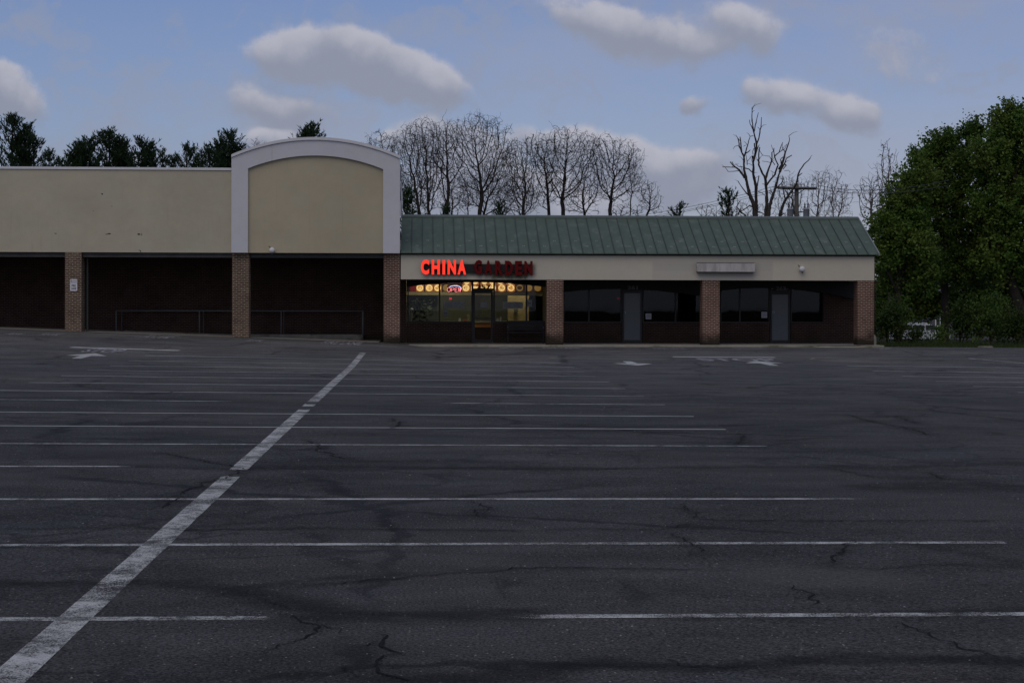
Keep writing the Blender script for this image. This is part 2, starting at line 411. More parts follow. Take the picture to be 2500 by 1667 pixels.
def glass_mat(name, tint, fmin, rough=.01):
    m = bpy.data.materials.new(name); m.use_nodes = True; t = NT(m.node_tree); t.n.clear()
    fr = t.new('ShaderNodeFresnel'); fr.inputs[0].default_value = 1.5
    oc = t.coord(); b = t.new('ShaderNodeBump'); b.inputs['Strength'].default_value = .05; b.inputs['Distance'].default_value = .02
    t.l.new(t.noise(oc, .9, 2, .5), b.inputs['Height'])
    tr = t.new('ShaderNodeBsdfTransparent'); tr.inputs[0].default_value = tuple(tint) + (1,)
    gl = t.new('ShaderNodeBsdfGlossy'); gl.inputs['Roughness'].default_value = rough; t.l.new(b.outputs[0], gl.inputs['Normal'])
    mx = t.new('ShaderNodeMixShader'); t.l.new(t.m('ADD', fr.outputs[0], fmin), mx.inputs[0])
    t.l.new(tr.outputs[0], mx.inputs[1]); t.l.new(gl.outputs[0], mx.inputs[2])
    o = t.new('ShaderNodeOutputMaterial'); t.l.new(mx.outputs[0], o.inputs[0]); return m
M_glass = glass_mat('shop_glass', (.9,.92,.90), -.025)
M_glassdark = glass_mat('tinted_shop_glass', (.35,.38,.38), -.018)

def asphalt_mat():
    m = bpy.data.materials.new('asphalt'); m.use_nodes = True; t = NT(m.node_tree); p = t.n['Principled BSDF']
    oc = t.coord()
    big = t.noise(oc, .16, 5, .6); mid = t.noise(t.vm('MULTIPLY', oc, (.5, 1, 1)), 1.1, 5, .62)
    fine = t.noise(oc, 55, 3, .75)
    c = t.mix(t.ss(big, .35, .65), (.0395, .0405, .0405, 1), (.057, .0565, .0545, 1))
    hue = t.noise(t.vm('ADD', oc, (31, 7, 0)), .55, 4, .7)
    c = t.mix(t.m('MULTIPLY', t.ss(hue, .55, .72), .55), c, (.038, .043, .054, 1))
    c = t.mix(t.m('MULTIPLY', t.ss(hue, .46, .30), .5), c, (.060, .057, .051, 1))
    f = t.mr(mid, .36, .64, .78, 1.22); c = t.mix(1, c, t.comb(f, f, f), 'MULTIPLY')
    f = t.mr(fine, .36, .64, .28, 1.72); c = t.mix(1, c, t.comb(f, f, f), 'MULTIPLY')
    far = t.m('ADD', t.sep(oc)[1], t.m('MULTIPLY', t.noise(oc, .11, 3, .6), 22)); far = t.mr(t.ss(far, 34, 62), 0, 1, .96, 1.75)  # lighter worn far aisle, with the grazing sheen painted into the colour
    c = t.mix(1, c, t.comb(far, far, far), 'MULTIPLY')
    # pale stones showing in the worn surface
    ch = t.vor(oc, 34); sel = t.vor(oc, 34, out='Color'); sx, sy, sz = t.sep(sel)[0:3]
    st = t.m('MULTIPLY', t.ss(ch, .24, .14), t.m('GREATER_THAN', sx, .90))
    c = t.mix(t.m('MULTIPLY', st, .85), c, (.34, .33, .30, 1))
    ch2 = t.vor(oc, 90); s2x = t.sep(t.vor(oc, 90, out='Color'))[1]
    st2 = t.m('MULTIPLY', t.ss(ch2, .35, .2), t.m('GREATER_THAN', s2x, .90))
    c = t.mix(t.m('MULTIPLY', st2, .6), c, (.20, .20, .19, 1))
    # hairline crack network, broken up by a mask
    wv = t.vm('ADD', oc, t.vm('MULTIPLY', t.vm('SUBTRACT', t.noise(oc, 1.6, 5, .7, out='Color'), (.5,.5,.5)), (.9,.9,0)))
    e = t.vor(wv, .22, 'DISTANCE_TO_EDGE')
    cm = t.ss(t.noise(oc, .12, 3, .6), .44, .54)
    e2 = t.vor(wv, .75, 'DISTANCE_TO_EDGE'); cm2 = t.ss(t.noise(t.vm('ADD', oc, (9, 4, 0)), .2, 3, .6), .50, .60)
    crack = t.m('MAXIMUM', t.m('MULTIPLY', t.ss(e, .022, .004), cm), t.m('MULTIPLY', t.m('MULTIPLY', t.ss(e2, .045, .006), cm2), .75))
    c = t.mix(t.m('MULTIPLY', crack, .7), c, (.008, .008, .009, 1))
    stain = t.attr('stain')
    sn = t.m('ADD', stain, t.m('MULTIPLY', t.m('SUBTRACT', t.noise(t.vm('MULTIPLY', oc, (1, 1.6, 1)), 3.2, 7, .78), .5), t.m('MULTIPLY', t.m('MINIMUM', stain, .35), 4.2)))
    sn = t.m('MULTIPLY', t.ss(sn, .12, 1.0), .78)
    c = t.mix(t.m('MULTIPLY', sn, .9), c, (.010, .010, .0105, 1))
    pale = t.attr('pale'); c = t.mix(t.m('MULTIPLY', pale, .5), c, (.085, .083, .078, 1))
    t.l.new(c, p.inputs['Base Color'])
    p.inputs['Roughness'].default_value = .82; p.inputs['Specular Tint'].default_value = (1, .97, .90, 1)
    sg = t.m('MULTIPLY', t.mr(fine, .36, .64, .45, 1.55), t.mr(mid, .36, .64, .8, 1.2))
    t.l.new(t.m('MULTIPLY', t.m('MULTIPLY', t.m('SUBTRACT', 1.0, t.m('MULTIPLY', sn, .7), None, True), sg), .14), p.inputs['Specular IOR Level'])
    b = t.new('ShaderNodeBump'); b.inputs['Strength'].default_value = .8; b.inputs['Distance'].default_value = .006
    t.l.new(t.m('ADD', fine, t.m('MULTIPLY', mid, .6)), b.inputs['Height']); t.l.new(b.outputs[0], p.inputs['Normal'])
    return m
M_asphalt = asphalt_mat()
def paint_mat(name, col, base):
    m = bpy.data.materials.new(name); m.use_nodes = True; t = NT(m.node_tree); p = t.n['Principled BSDF']; oc = t.coord()
    n1 = t.noise(oc, 85, 4, .85); n2 = t.noise(oc, 2.2, 5, .7); n3 = t.noise(t.vm('MULTIPLY', oc, (1, 1, 1)), 11, 4, .7)
    w = t.attr('wear')
    s = t.m('ADD', t.m('MULTIPLY', n1, .8), t.m('ADD', t.m('MULTIPLY', n2, .38), t.m('MULTIPLY', n3, .32)))
    thr = t.m('ADD', t.m('MULTIPLY', w, .75), base)
    a = t.ss(t.m('SUBTRACT', s, thr), -.03, .12)
    f = t.mr(n2, .35, .65, .7, 1.25); c = t.mix(1, tuple(col) + (1,), t.comb(f, f, f), 'MULTIPLY')
    f = t.mr(n1, .3, .7, .8, 1.15); c = t.mix(1, c, t.comb(f, f, f), 'MULTIPLY')
    t.l.new(c, p.inputs['Base Color']); p.inputs['Roughness'].default_value = .7; p.inputs['Specular IOR Level'].default_value = .3
    tr = t.new('ShaderNodeBsdfTransparent'); mx = t.new('ShaderNodeMixShader')
    t.l.new(a, mx.inputs[0]); t.l.new(tr.outputs[0], mx.inputs[1]); t.l.new(p.outputs[0], mx.inputs[2])
    t.l.new(mx.outputs[0], t.n['Material Output'].inputs[0]); return m
M_paint = paint_mat('worn_white_road_paint', (.40,.41,.395), .66)
M_paintfaint = paint_mat('faded_road_paint', (.26,.265,.28), .68)
M_yellowpaint = paint_mat('faded_yellow_road_paint', (.26,.23,.14), .68)
M_crack = mat('crack_shadow', (.011,.011,.012), .9, .1)
def grass_fn(t, oc, c, p):
    n = t.noise(oc, .8, 5, .7); return t.mix(t.ss(n, .4, .65), c, (.05, .042, .026, 1))
M_ground = mat('grassy_ground', (.03,.04,.015), .95, .1, bump=.5, bscale=8, fn=grass_fn)

def foliage(name, c1, c2, c3, rough=.6):
    m = bpy.data.materials.new(name); m.use_nodes = True; t = NT(m.node_tree); p = t.n['Principled BSDF']
    oc = t.coord(); g = t.new('ShaderNodeNewGeometry')
    r = g.outputs['Random Per Island']
    c = t.mix(r, c1 + (1,), c2 + (1,)); n = t.noise(oc, .7, 3, .6); c = t.mix(t.ss(n, .42, .62), c, c3 + (1,))
    t.l.new(c, p.inputs['Base Color']); p.inputs['Roughness'].default_value = rough; p.inputs['Specular IOR Level'].default_value = .2
    tl = t.new('ShaderNodeBsdfTranslucent'); t.l.new(c, tl.inputs[0]); mx = t.new('ShaderNodeMixShader'); mx.inputs[0].default_value = .35
    t.l.new(p.outputs[0], mx.inputs[1]); t.l.new(tl.outputs[0], mx.inputs[2]); t.l.new(mx.outputs[0], t.n['Material Output'].inputs[0]); return m
M_leaf = foliage('spring_leaf', (.058,.12,.020), (.095,.175,.03), (.115,.17,.032))
M_leafdk = foliage('dense_leaf', (.046,.098,.018), (.075,.135,.026), (.09,.135,.024))
M_shrub = foliage('shrub_leaf', (.026,.05,.010), (.042,.08,.016), (.05,.07,.016))
M_pine = foliage('pine_needle', (.022,.044,.020), (.038,.066,.030), (.028,.055,.022))
M_farleaf = foliage('far_wood_leaf', (.02,.035,.012), (.03,.05,.018), (.04,.05,.018))
M_bark = mat('bark', (.035,.03,.026), .9, .1, bump=.5, bscale=14, var=.3)
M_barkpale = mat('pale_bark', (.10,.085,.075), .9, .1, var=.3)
M_deadwood = mat('dead_wood', (.045,.04,.036), .9, .1, bump=.5, bscale=10, var=.3)
M_pole = mat('weathered_pole_wood', (.09,.085,.08), .9, .1, var=.2)
M_can = mat('transformer_grey', (.26,.28,.31), .5, .4)
M_wire = mat('wire', (.05,.05,.055), .6, .3)

# ------------------------------------------------------------------ ground
def build_ground():
    g = MB(); xs = list(np.linspace(-700, 700, 57)); ys = list(np.linspace(-300, 1200, 61))
    xs = sorted(set(xs + list(np.arange(-60, 61, 5.0)))); ys = sorted(set(ys + list(np.arange(-20, 121, 5.0)) + [63.2]))
    for y in ys:
        for x in xs:
            z = gzf(x, min(y, 63.2)) - .12 if y > -20 else -.2
            if y > 63: z += .0
            if x > 18 and y > 64: z += .10 * math.sin(x * .5) * math.sin(y * .21)
            z -= 1.35 * float(sst(86, 124, y))
            g.v.append((x, y, z))
    n = len(xs)
    for j in range(len(ys) - 1):
        for i in range(n - 1): g.f.append((j*n+i, j*n+i+1, (j+1)*n+i+1, (j+1)*n+i))
    tag(g.build('ground', M_ground, smooth=True), 'dark grassy ground spreading beyond the parking lot', None, kind='structure')
build_ground()

# soft dark stains and traced cracks, given where the photograph shows them
def G(pts): return [gat(u, v) for u, v in pts]
STAINS = [ # points, half width in metres, strength
    ([(-60,1338),(100,1342),(240,1338),(330,1336),(430,1345),(520,1352)], .07, .75),
    ([(-60,1372),(80,1366),(220,1358),(330,1346)], .05, .5),
    ([(330,1340),(440,1330),(560,1352),(640,1338),(780,1325),(900,1322),(1040,1312),(1120,1304)], .05, .6),
    ([(520,1352),(620,1370),(700,1392),(780,1405),(900,1410),(1060,1410),(1200,1408)], .07, .85),
    ([(700,1400),(720,1430),(700,1450)], .06, .5),
    ([(740,1400),(900,1420),(700,1415)], .07, .7),
    ([(1150,1545),(1300,1532),(1400,1524),(1520,1530),(1640,1535),(1800,1520),(1950,1508),(2100,1512),(2352,1520)], .05, .85),
    ([(850,1560),(1100,1560),(1250,1550)], .06, .8),
    ([(1700,1540),(1900,1555),(2352,1560)], .05, .5),
    ([(250,1070),(420,1074),(560,1076),(760,1072),(1000,1074),(1300,1076),(1700,1072),(2100,1072),(2352,1064)], .10, .7),
    ([(700,1052),(840,1060),(1000,1056),(1250,1064)], .09, .5),
    ([(2000,1118),(2200,1112),(2352,1118)], .16, .65),
    ([(400,1215),(600,1214),(900,1215),(1200,1216)], .03, .6),
    ([(330,915),(500,918),(700,922),(900,922)], .35, .5),
    ([(1440,950),(1600,948),(1750,944)], .2, .4), ([(1680,890),(1900,892),(2100,888),(2300,884)], .25, .45),
    ([(1550,905),(1700,912),(1800,908)], .3, .35),
    ([(145,992),(112,1015),(125,1040),(190,1064)], .12, .45), ([(145,992),(230,982),(330,968)], .09, .3),
    ([(480,970),(445,990),(470,1005),(520,1020)], .10, .25), ([(1830,985),(1800,1003),(1810,1020),(1850,1030)], .12, .4),
    ([(1830,985),(1950,968),(2040,955)], .09, .35),
    ([(1950,1020),(2200,1040),(2352,1056)], .12, .3), ([(1580,1420),(1800,1418),(2100,1405),(2352,1398)], .05, .6),
    ([(900,996),(1200,994),(1600,990),(2352,992)], .05, .3), ([(560,1136),(450,1150),(420,1138)], .1, .3),
    ([(400,1160),(440,1200),(330,1180)], .12, .4), ([(2100,1098),(2352,1106)], .06, .5),
]
PALES = [([(1790,1322),(1900,1330),(1980,1324)], .16, .8), ([(640,918),(740,916)], .4, .5), ([(1230,915),(1330,918)], .4, .5), ([(1090,1300),(1000,1320)], .12, .35),
         ([(1420,1300),(1500,1306)], .12, .3)]
CRACKS = [ # points, width
    ([(880,1450),(893,1475),(886,1490),(900,1500),(870,1512),(850,1530),(860,1545),(920,1556),(1000,1562)], .011),
    ([(630,1405),(690,1425),(735,1440),(700,1455),(650,1480),(600,1510)], .007), ([(720,1430),(790,1465)], .008),
    ([(0,1216),(200,1212),(330,1212),(420,1217),(700,1214),(1000,1217),(1250,1220)], .007),
    ([(1557,1156),(1590,1180),(1600,1187),(1640,1195),(1800,1196),(2000,1196),(2200,1196),(2352,1197)], .008),
    ([(1530,1222),(1560,1235),(1580,1249),(1600,1260),(1625,1276)], .008), ([(1600,1198),(1550,1212),(1480,1216),(1250,1216)], .006),
    ([(1948,1237),(1940,1255),(1925,1275),(1905,1302)], .009),
    ([(0,1346),(150,1336),(250,1334)], .006), ([(590,1372),(650,1390),(700,1402)], .007),
    ([(700,1345),(820,1335),(960,1324),(1100,1312),(1250,1303),(1450,1306),(1650,1308)], .009),
    ([(1080,1150),(1110,1160),(1120,1172),(1090,1170),(1100,1185),(1150,1192),(1230,1205)], .008),
    ([(1790,1342),(1830,1352),(1860,1365),(1870,1380),(1890,1400)], .009),
    ([(2060,1425),(2080,1440),(2130,1460),(2200,1480),(2260,1500),(2352,1518)], .009),
    ([(1900,1302),(2000,1308),(2120,1298),(2200,1296),(2352,1304)], .006),
    ([(370,1040),(560,1076),(900,1078),(1100,1074),(1300,1078),(1500,1076)], .012), ([(1890,1072),(2000,1095),(2060,1100)], .01),
    ([(700,1010),(730,1020),(735,1035),(780,1050),(830,1056)], .012), ([(560,1076),(540,1092),(480,1106),(430,1125),(400,1140)], .01),
    ([(420,1140),(380,1160),(340,1170)], .008), ([(1700,995),(1705,1010),(1690,1022)], .014), ([(1950,952),(2000,968),(2090,985),(2140,1000)], .014),
    ([(2020,958),(2060,955),(2110,975)], .012), ([(2140,1085),(2170,1100),(2260,1108),(2352,1118)], .012),
    ([(860,1560),(760,1530),(850,1535)], .006), ([(1500,1510),(1560,1528),(1800,1535)], .008), ([(1000,1250),(940,1246)], .004),
    ([(600,1170),(560,1180),(520,1184)], .006), ([(1100,1515),(1130,1532)], .005), ([(250,900),(330,905),(420,899)], .02),
    ([(900,960),(920,975),(900,985)], .014), ([(1600,880),(1640,884)], .02),
]
def build_asphalt():
    ys = [-25.0, -12, -4, 0, 2, 3.5, 4.5]
    y = 5.0
    while y < 64.3:
        ys.append(y); y += max(.035, .035 * (y / 7) ** 1.5)
    ys.append(64.3)
    xs = [-70, -50, -38, -30, -24] + list(np.arange(-20, 22.01, .09)) + [24, 26, 29, 33, 40, 55]
    xs = np.array(xs); ys = np.array(ys); nx, ny = len(xs), len(ys)
    GX, GY = np.meshgrid(xs, ys); GX = GX.ravel(); GY = GY.ravel()
    GZ = gz(GX, GY)
    stn = np.zeros(len(GX)); pal = np.zeros(len(GX))
    wob = np.array([noise.noise((x * .9, y * .9, 3)) + .6 * noise.noise((x * 3, y * 3, 9)) for x, y in zip(GX, GY)])
    extra = []
    for pts, wd in CRACKS:
        Ym = sum(p[1] for p in G(pts)) / len(pts)
        extra.append((pts, .015 + .00009 * Ym * Ym + .02 * (Ym > 10), .52 if Ym > 10 else .42))
    for (arr, lst) in ((stn, STAINS + extra), (pal, PALES)):
        for pts, wd, st in lst:
            P = G(pts); dm = np.full(len(GX), 1e9)
            for (x0, y0), (x1, y1) in zip(P[:-1], P[1:]):
                dx, dy = x1 - x0, y1 - y0; L = dx*dx + dy*dy + 1e-9
                t = np.clip(((GX - x0) * dx + (GY - y0) * dy) / L, 0, 1)
                dm = np.minimum(dm, np.hypot(GX - x0 - t*dx, GY - y0 - t*dy))
            w = wd * 2.1 * (1 + .8 * wob); w = np.maximum(w, wd * .25)
            np.maximum(arr, st * np.exp(-(dm / (w * 1.3)) ** 2), out=arr)
    g = MB(); g.v = list(zip(GX, GY, GZ))
    for j in range(ny - 1):
        for i in range(nx - 1): g.f.append((j*nx+i, j*nx+i+1, (j+1)*nx+i+1, (j+1)*nx+i))
    g.at = {'stain': stn, 'pale': pal}
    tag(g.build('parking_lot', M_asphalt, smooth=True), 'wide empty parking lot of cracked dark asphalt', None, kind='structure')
build_asphalt()

def build_cracks():
    rnd = random.Random(5); g = MB()
    def line(P, wd, depth=0):
        pts = []
        for (x0, y0), (x1, y1) in zip(P[:-1], P[1:]):
            L = math.hypot(x1-x0, y1-y0); n = max(2, int(L / .05))
            for i in range(n):
                t = i / n; x = x0 + (x1-x0)*t; y = y0 + (y1-y0)*t
                nx_, ny_ = -(y1-y0)/(L+1e-6), (x1-x0)/(L+1e-6)
                o = .07 * noise.noise((x*3, y*3, 1)) + .075 * noise.noise((x*9, y*9, 2)) + .03 * noise.noise((x*24, y*24, 5)) + rnd.uniform(-.008, .008)
                pts.append((x + nx_*o, y + ny_*o))
        if len(pts) < 3: return
        base = len(g.v)
        for i, (x, y) in enumerate(pts):
            a = pts[max(i-1, 0)]; b = pts[min(i+1, len(pts)-1)]
            dx, dy = b[0]-a[0], b[1]-a[1]; L = math.hypot(dx, dy) + 1e-9
            w = wd * .75 * (.6 + .9 * abs(noise.noise((x*5, y*5, 7))) * 2) * min(1, i / 4, (len(pts)-1-i) / 4 + .02)
            z = gzf(x, y) + .0055
            g.v.append((x - dy/L*w, y + dx/L*w, z)); g.v.append((x + dy/L*w, y - dx/L*w, z))
            if i: g.f.append((base+2*i-2, base+2*i-1, base+2*i+1, base+2*i))
        if depth < 1:
            for _ in range(int(len(pts) / 22)):
                i = rnd.randrange(len(pts)); a = rnd.uniform(0, 6.28); L = rnd.uniform(.1, .45)
                x, y = pts[i]; line([(x, y), (x + L*math.cos(a), y + L*math.sin(a)*1.4)], wd * .55, 1)
    for pts, wd in CRACKS: line(G(pts), wd)
    tag(g.build('asphalt_cracks', M_crack), 'jagged dark cracks branching across the worn parking lot', None, kind='structure')
    # small litter and stone chips lying about the lot
    g = MB(); r2 = random.Random(11)
    for _ in range(420):
        y = r2.uniform(6, 40); x = r2.uniform(-.32, .38) * y; s = r2.uniform(.003, .007) * (1 + y / 35)
        z = gzf(x, y) + .001; vs = []
        for k in range(5):
            a = k * 1.2566 + r2.uniform(-.3, .3); vs.append((x + s*math.cos(a), y + s*math.sin(a), z))
        vs.append((x, y, z + s*.7)); g.add(vs, [(i, (i+1) % 5, 5) for i in range(5)])
    tag(g.build('gravel', mat('pale_stone_chip', (.22,.215,.20), .9)), 'loose pale stone chips scattered over the asphalt', 'gravel', kind='stuff')
build_cracks()

def strip(pts, w, m, name, label, wear=None, taper=None, step=.25, lift=.0035):
    g = MB(); wl = []
    full = []
    for (x0, y0), (x1, y1) in zip(pts[:-1], pts[1:]):
        L = math.hypot(x1-x0, y1-y0); n = max(1, int(L / step))
        for i in range(n): full.append((x0+(x1-x0)*i/n, y0+(y1-y0)*i/n))
    full.append(pts[-1])
    for i, (x, y) in enumerate(full):
        a = full[max(i-1, 0)]; b = full[min(i+1, len(full)-1)]
        dx, dy = b[0]-a[0], b[1]-a[1]; L = math.hypot(dx, dy) + 1e-9
        ww = w / 2 * (1 + .05 * noise.noise((x*2, y*2, 4)))
        for s in (1, -1):
            px_, py_ = x - s*dy/L*ww, y + s*dx/L*ww
            g.v.append((px_, py_, gzf(px_, py_) + lift)); wl.append(wear(x, y) if wear else 0)
        if i: g.f.append((2*i-2, 2*i-1, 2*i+1, 2*i))
    g.at = {'wear': wl}
    return tag(g.build(name, m), label, None, kind='structure')

def bump_(x, a, b, s=.3):
    return float(sst(a - s, a + s, x) * (1 - sst(b - s, b + s, x)))
LINES = [9.01, 11.75, 14.46, 17.3, 20.0, 22.75, 25.45, 28.5, 31.2, 34.1, 37.1, 40.0, 42.8, 45.6, 48.3]
def xat(u, Y): return (u * D2F - 1030) * Y / FPX
for i, Y in enumerate(LINES):
    a0, b0 = -7.95, 4.2
    def wr(x, y, i=i, Y=Y):
        if i == 0: return .5 * bump_(x, xat(640, Y), xat(1150, Y), .25) + .04
        if i == 2: return .25 * float(sst(3.2, 4.1, x))
        if i == 3: return .30 + 0 * x if x > xat(330, Y) else 0
        if i == 7: return .30 * bump_(x, xat(560, Y), xat(1020, Y), .5)
        if i == 6: return -.15
        return .08 * (noise.noise((x*.4, y, 0)) + .3) - (.22 if Y > 20 else 0)
    strip([(a0, Y), (b0, Y)], .105 if i < 3 else .10, M_paint, 'parking_line', 'worn white stall line across the central parking row', wr)
for i, Y in enumerate([31.4, 34.2, 37.0, 39.8, 42.6, 45.4, 48.2]):
    strip([(12.5, Y), (24.6, Y)], .10, M_paint, 'parking_line', 'white stall line of the right hand parking row', lambda x, y: .1 * (noise.noise((x*.5, y, 3)) + .3) - .25)
strip([(-1.86, 3.5), (-1.86, 52.6)], .185, M_paint, 'parking_divider_line', 'long wide white line dividing the facing parking stalls',
      lambda x, y: .02 + .5 * bump_(y, 16.4, 16.9, .15) + .12 * bump_(y, 9.9, 10.3, .15) + .35 * bump_(y, 26.6, 27.2, .2) + .3*bump_(y, 28.0, 28.5, .15) + .1 * max(0, noise.noise((0, y*1.3, 5))), step=.12)
def island(xa, xb, name, lab, left=True, right=True):
    ya, yb = 50.9, 53.0; p = []
    ym = (ya + yb) / 2
    if right: p = [(xa, yb)] + [(xb - .9, yb), (xb - .3, yb - .25), (xb, ym), (xb - .3, ya + .25), (xb - .9, ya)] + [(xa, ya)]
    else: p = [(xb, yb), (xa + .9, yb), (xa + .3, yb - .25), (xa, ym), (xa + .3, ya + .25), (xa + .9, ya), (xb, ya)]
    strip(p, .10, M_yellowpaint, name, lab)
island(-7.9, 4.2, 'island_marking', 'faded yellow outline closing the central parking row')
island(12.3, 23.0, 'island_marking', 'faded yellow outline closing the right parking row', right=False)
def stopbar(ua, va, ub, vb, w, lab):
    strip([gat(ua, va), gat(ub, vb)], w, M_paint, 'stop_bar', lab, lambda x, y: -.35)
stopbar(163, 797.5, 412, 805, .42, 'white stop bar painted across the left aisle')
stopbar(1545, 819.5, 1780, 821, .42, 'white stop bar painted across the right aisle')
strip([gat(2225, 823), gat(2352, 834), gat(2460, 843)], .12, M_paint, 'edge_line', 'white line slanting away near the right edge of the lot')
strip([gat(20, 769), gat(300, 776), gat(600, 786), gat(860, 793), gat(1240, 800)], .10, M_yellowpaint, 'fire_lane_line', 'faded yellow line running along the storefront')
strip([gat(1240, 799.6), gat(1600, 801.5), gat(2030, 801)], .10, M_paintfaint, 'fire_lane_line', 'faded line along the kerb of the low shops')
strip([gat(2028, 797), gat(2046, 800), gat(2020, 803), gat(1900, 804)], .10, M_paintfaint, 'fire_lane_line', 'pale line bending round the kerb end')
def arrow(u, v, away, lab):
    cx, cy = gat(u, v); s = 1 if away else -1; g = MB()
    o = [(0, 1.35), (.58, .1), (.16, .32), (.13, -1.3), (-.13, -1.3), (-.16, .32), (-.58, .1)]
    vs = [(cx, cy, 0)] + [(cx + s*x, cy + s*y, 0) for x, y in o]
    vs = [(x, y, gzf(x, y) + .0035) for x, y, _ in vs]
    n = len(o); g.add(vs, [(0, 1 + i, 1 + (i+1) % n) for i in range(n)]); g.at = {'wear': [-.35] * len(vs)}
    tag(g.build('lane_arrow', M_paint), lab, None, kind='structure')
arrow(197, 817.5, True, 'white lane arrow pointing to the store in the left aisle')
arrow(1452, 834.5, False, 'white lane arrow pointing out of the right aisle')
arrow(1758, 834.5, True, 'white lane arrow pointing toward the right hand shops')
def gtext(s, ua, ub, v0, v1, m, lab, w=-.15):
    xa, ya = gat(ua, v1); xb, yb = gat(ub, v0); g = MB()
    text_ground(g, s, xa, xb, min(ya, yb), max(ya, yb), offset=.02); g.at = {'wear': [w] * len(g.v)}
    tag(g.build('painted_lettering', m), lab, None, kind='structure')
gtext('STOP', 182, 296, 802.6, 808.5, M_paintfaint, 'faded STOP lettering behind the left stop bar')
gtext('STOP', 1614, 1768, 823.4, 828.6, M_paintfaint, 'faded STOP lettering behind the right stop bar')
for ua, ub, v0, v1 in ((10, 60, 766, 767.6), (85, 150, 767, 768.8), (310, 415, 771.8, 774.5), (560, 610, 781, 783.5), (735, 835, 786.5, 789.5), (1150, 1200, 798.2, 800), (1250, 1330, 798.8, 800.6), (1505, 1570, 799.4, 801), (1690, 1750, 799.4, 801)):
    gtext('FIRE LANE', ua, ub, v0, v1, M_paintfaint, 'faded fire lane lettering beside the storefront kerb', -.12)

# ------------------------------------------------------------------ pavements
def build_walks():
    g = MB(); y0, y1 = 62.3, 66.6; x0, x1 = ax(893, 62.3, 845), ax(2031, 62.3, 845)
    n = 60; top = .15
    prof = []
    for i in range(n + 1):
        x = x0 + (x1 - x0) * i / n; t = top
        u = (x / 62.3 * FPX + 1030) / D2F
        if 1890 < u < 1990: t = top - .03
        prof.append((x, t))
    # kerb: one extruded strip with a rounded front edge
    for i in range(n):
        (xa, ta), (xb, tb) = prof[i], prof[i+1]
        g.add([(xa, y0, -.1), (xb, y0, -.1), (xb, y0, tb-.02), (xa, y0, ta-.02), (xb, y0+.02, tb), (xa, y0+.02, ta), (xb, y0+.16, tb), (xa, y0+.16, ta)],
              [(0,1,2,3), (3,2,4,5), (5,4,6,7)])
    g.quad((x1, y0, -.1), (x1, y1-.9, -.1), (x1, y1-.9, top-.004), (x1, y0+.02, top-.004))
    tag(g.build('kerb', M_conc), 'stained concrete kerb in front of the low shops', None, kind='structure')
    g = MB(); g.quad((x0-.4, y0+.16, top-.004), (x1, y0+.16, top-.004), (x1, y1-.9, top-.004), (x0-.4, y1-.9, top-.004))
    g.quad((x0-.4, y1-.9, top-.004), (ax(2009, 66), y1-.9, top-.004), (ax(2009, 66), y1, top-.004), (x0-.4, y1, top-.004))
    tag(g.build('pavement', M_slab), 'shadowed concrete walk under the shop canopy', None, kind='structure')
    g = MB(); xs = np.linspace(-42, x0 - .4, 40)
    for i, x in enumerate(xs):
        for y in (62.7, 68.5):
            g.v.append((x, y, gzf(x, 62.7) + .012 if y < 63 else gzf(x, 62.7) + .012))
        if i: g.f.append((2*i-2, 2*i, 2*i+1, 2*i-1))
    tag(g.build('pavement', M_slab), 'sloping concrete walk under the vacant store canopy', None, kind='structure')
build_walks()

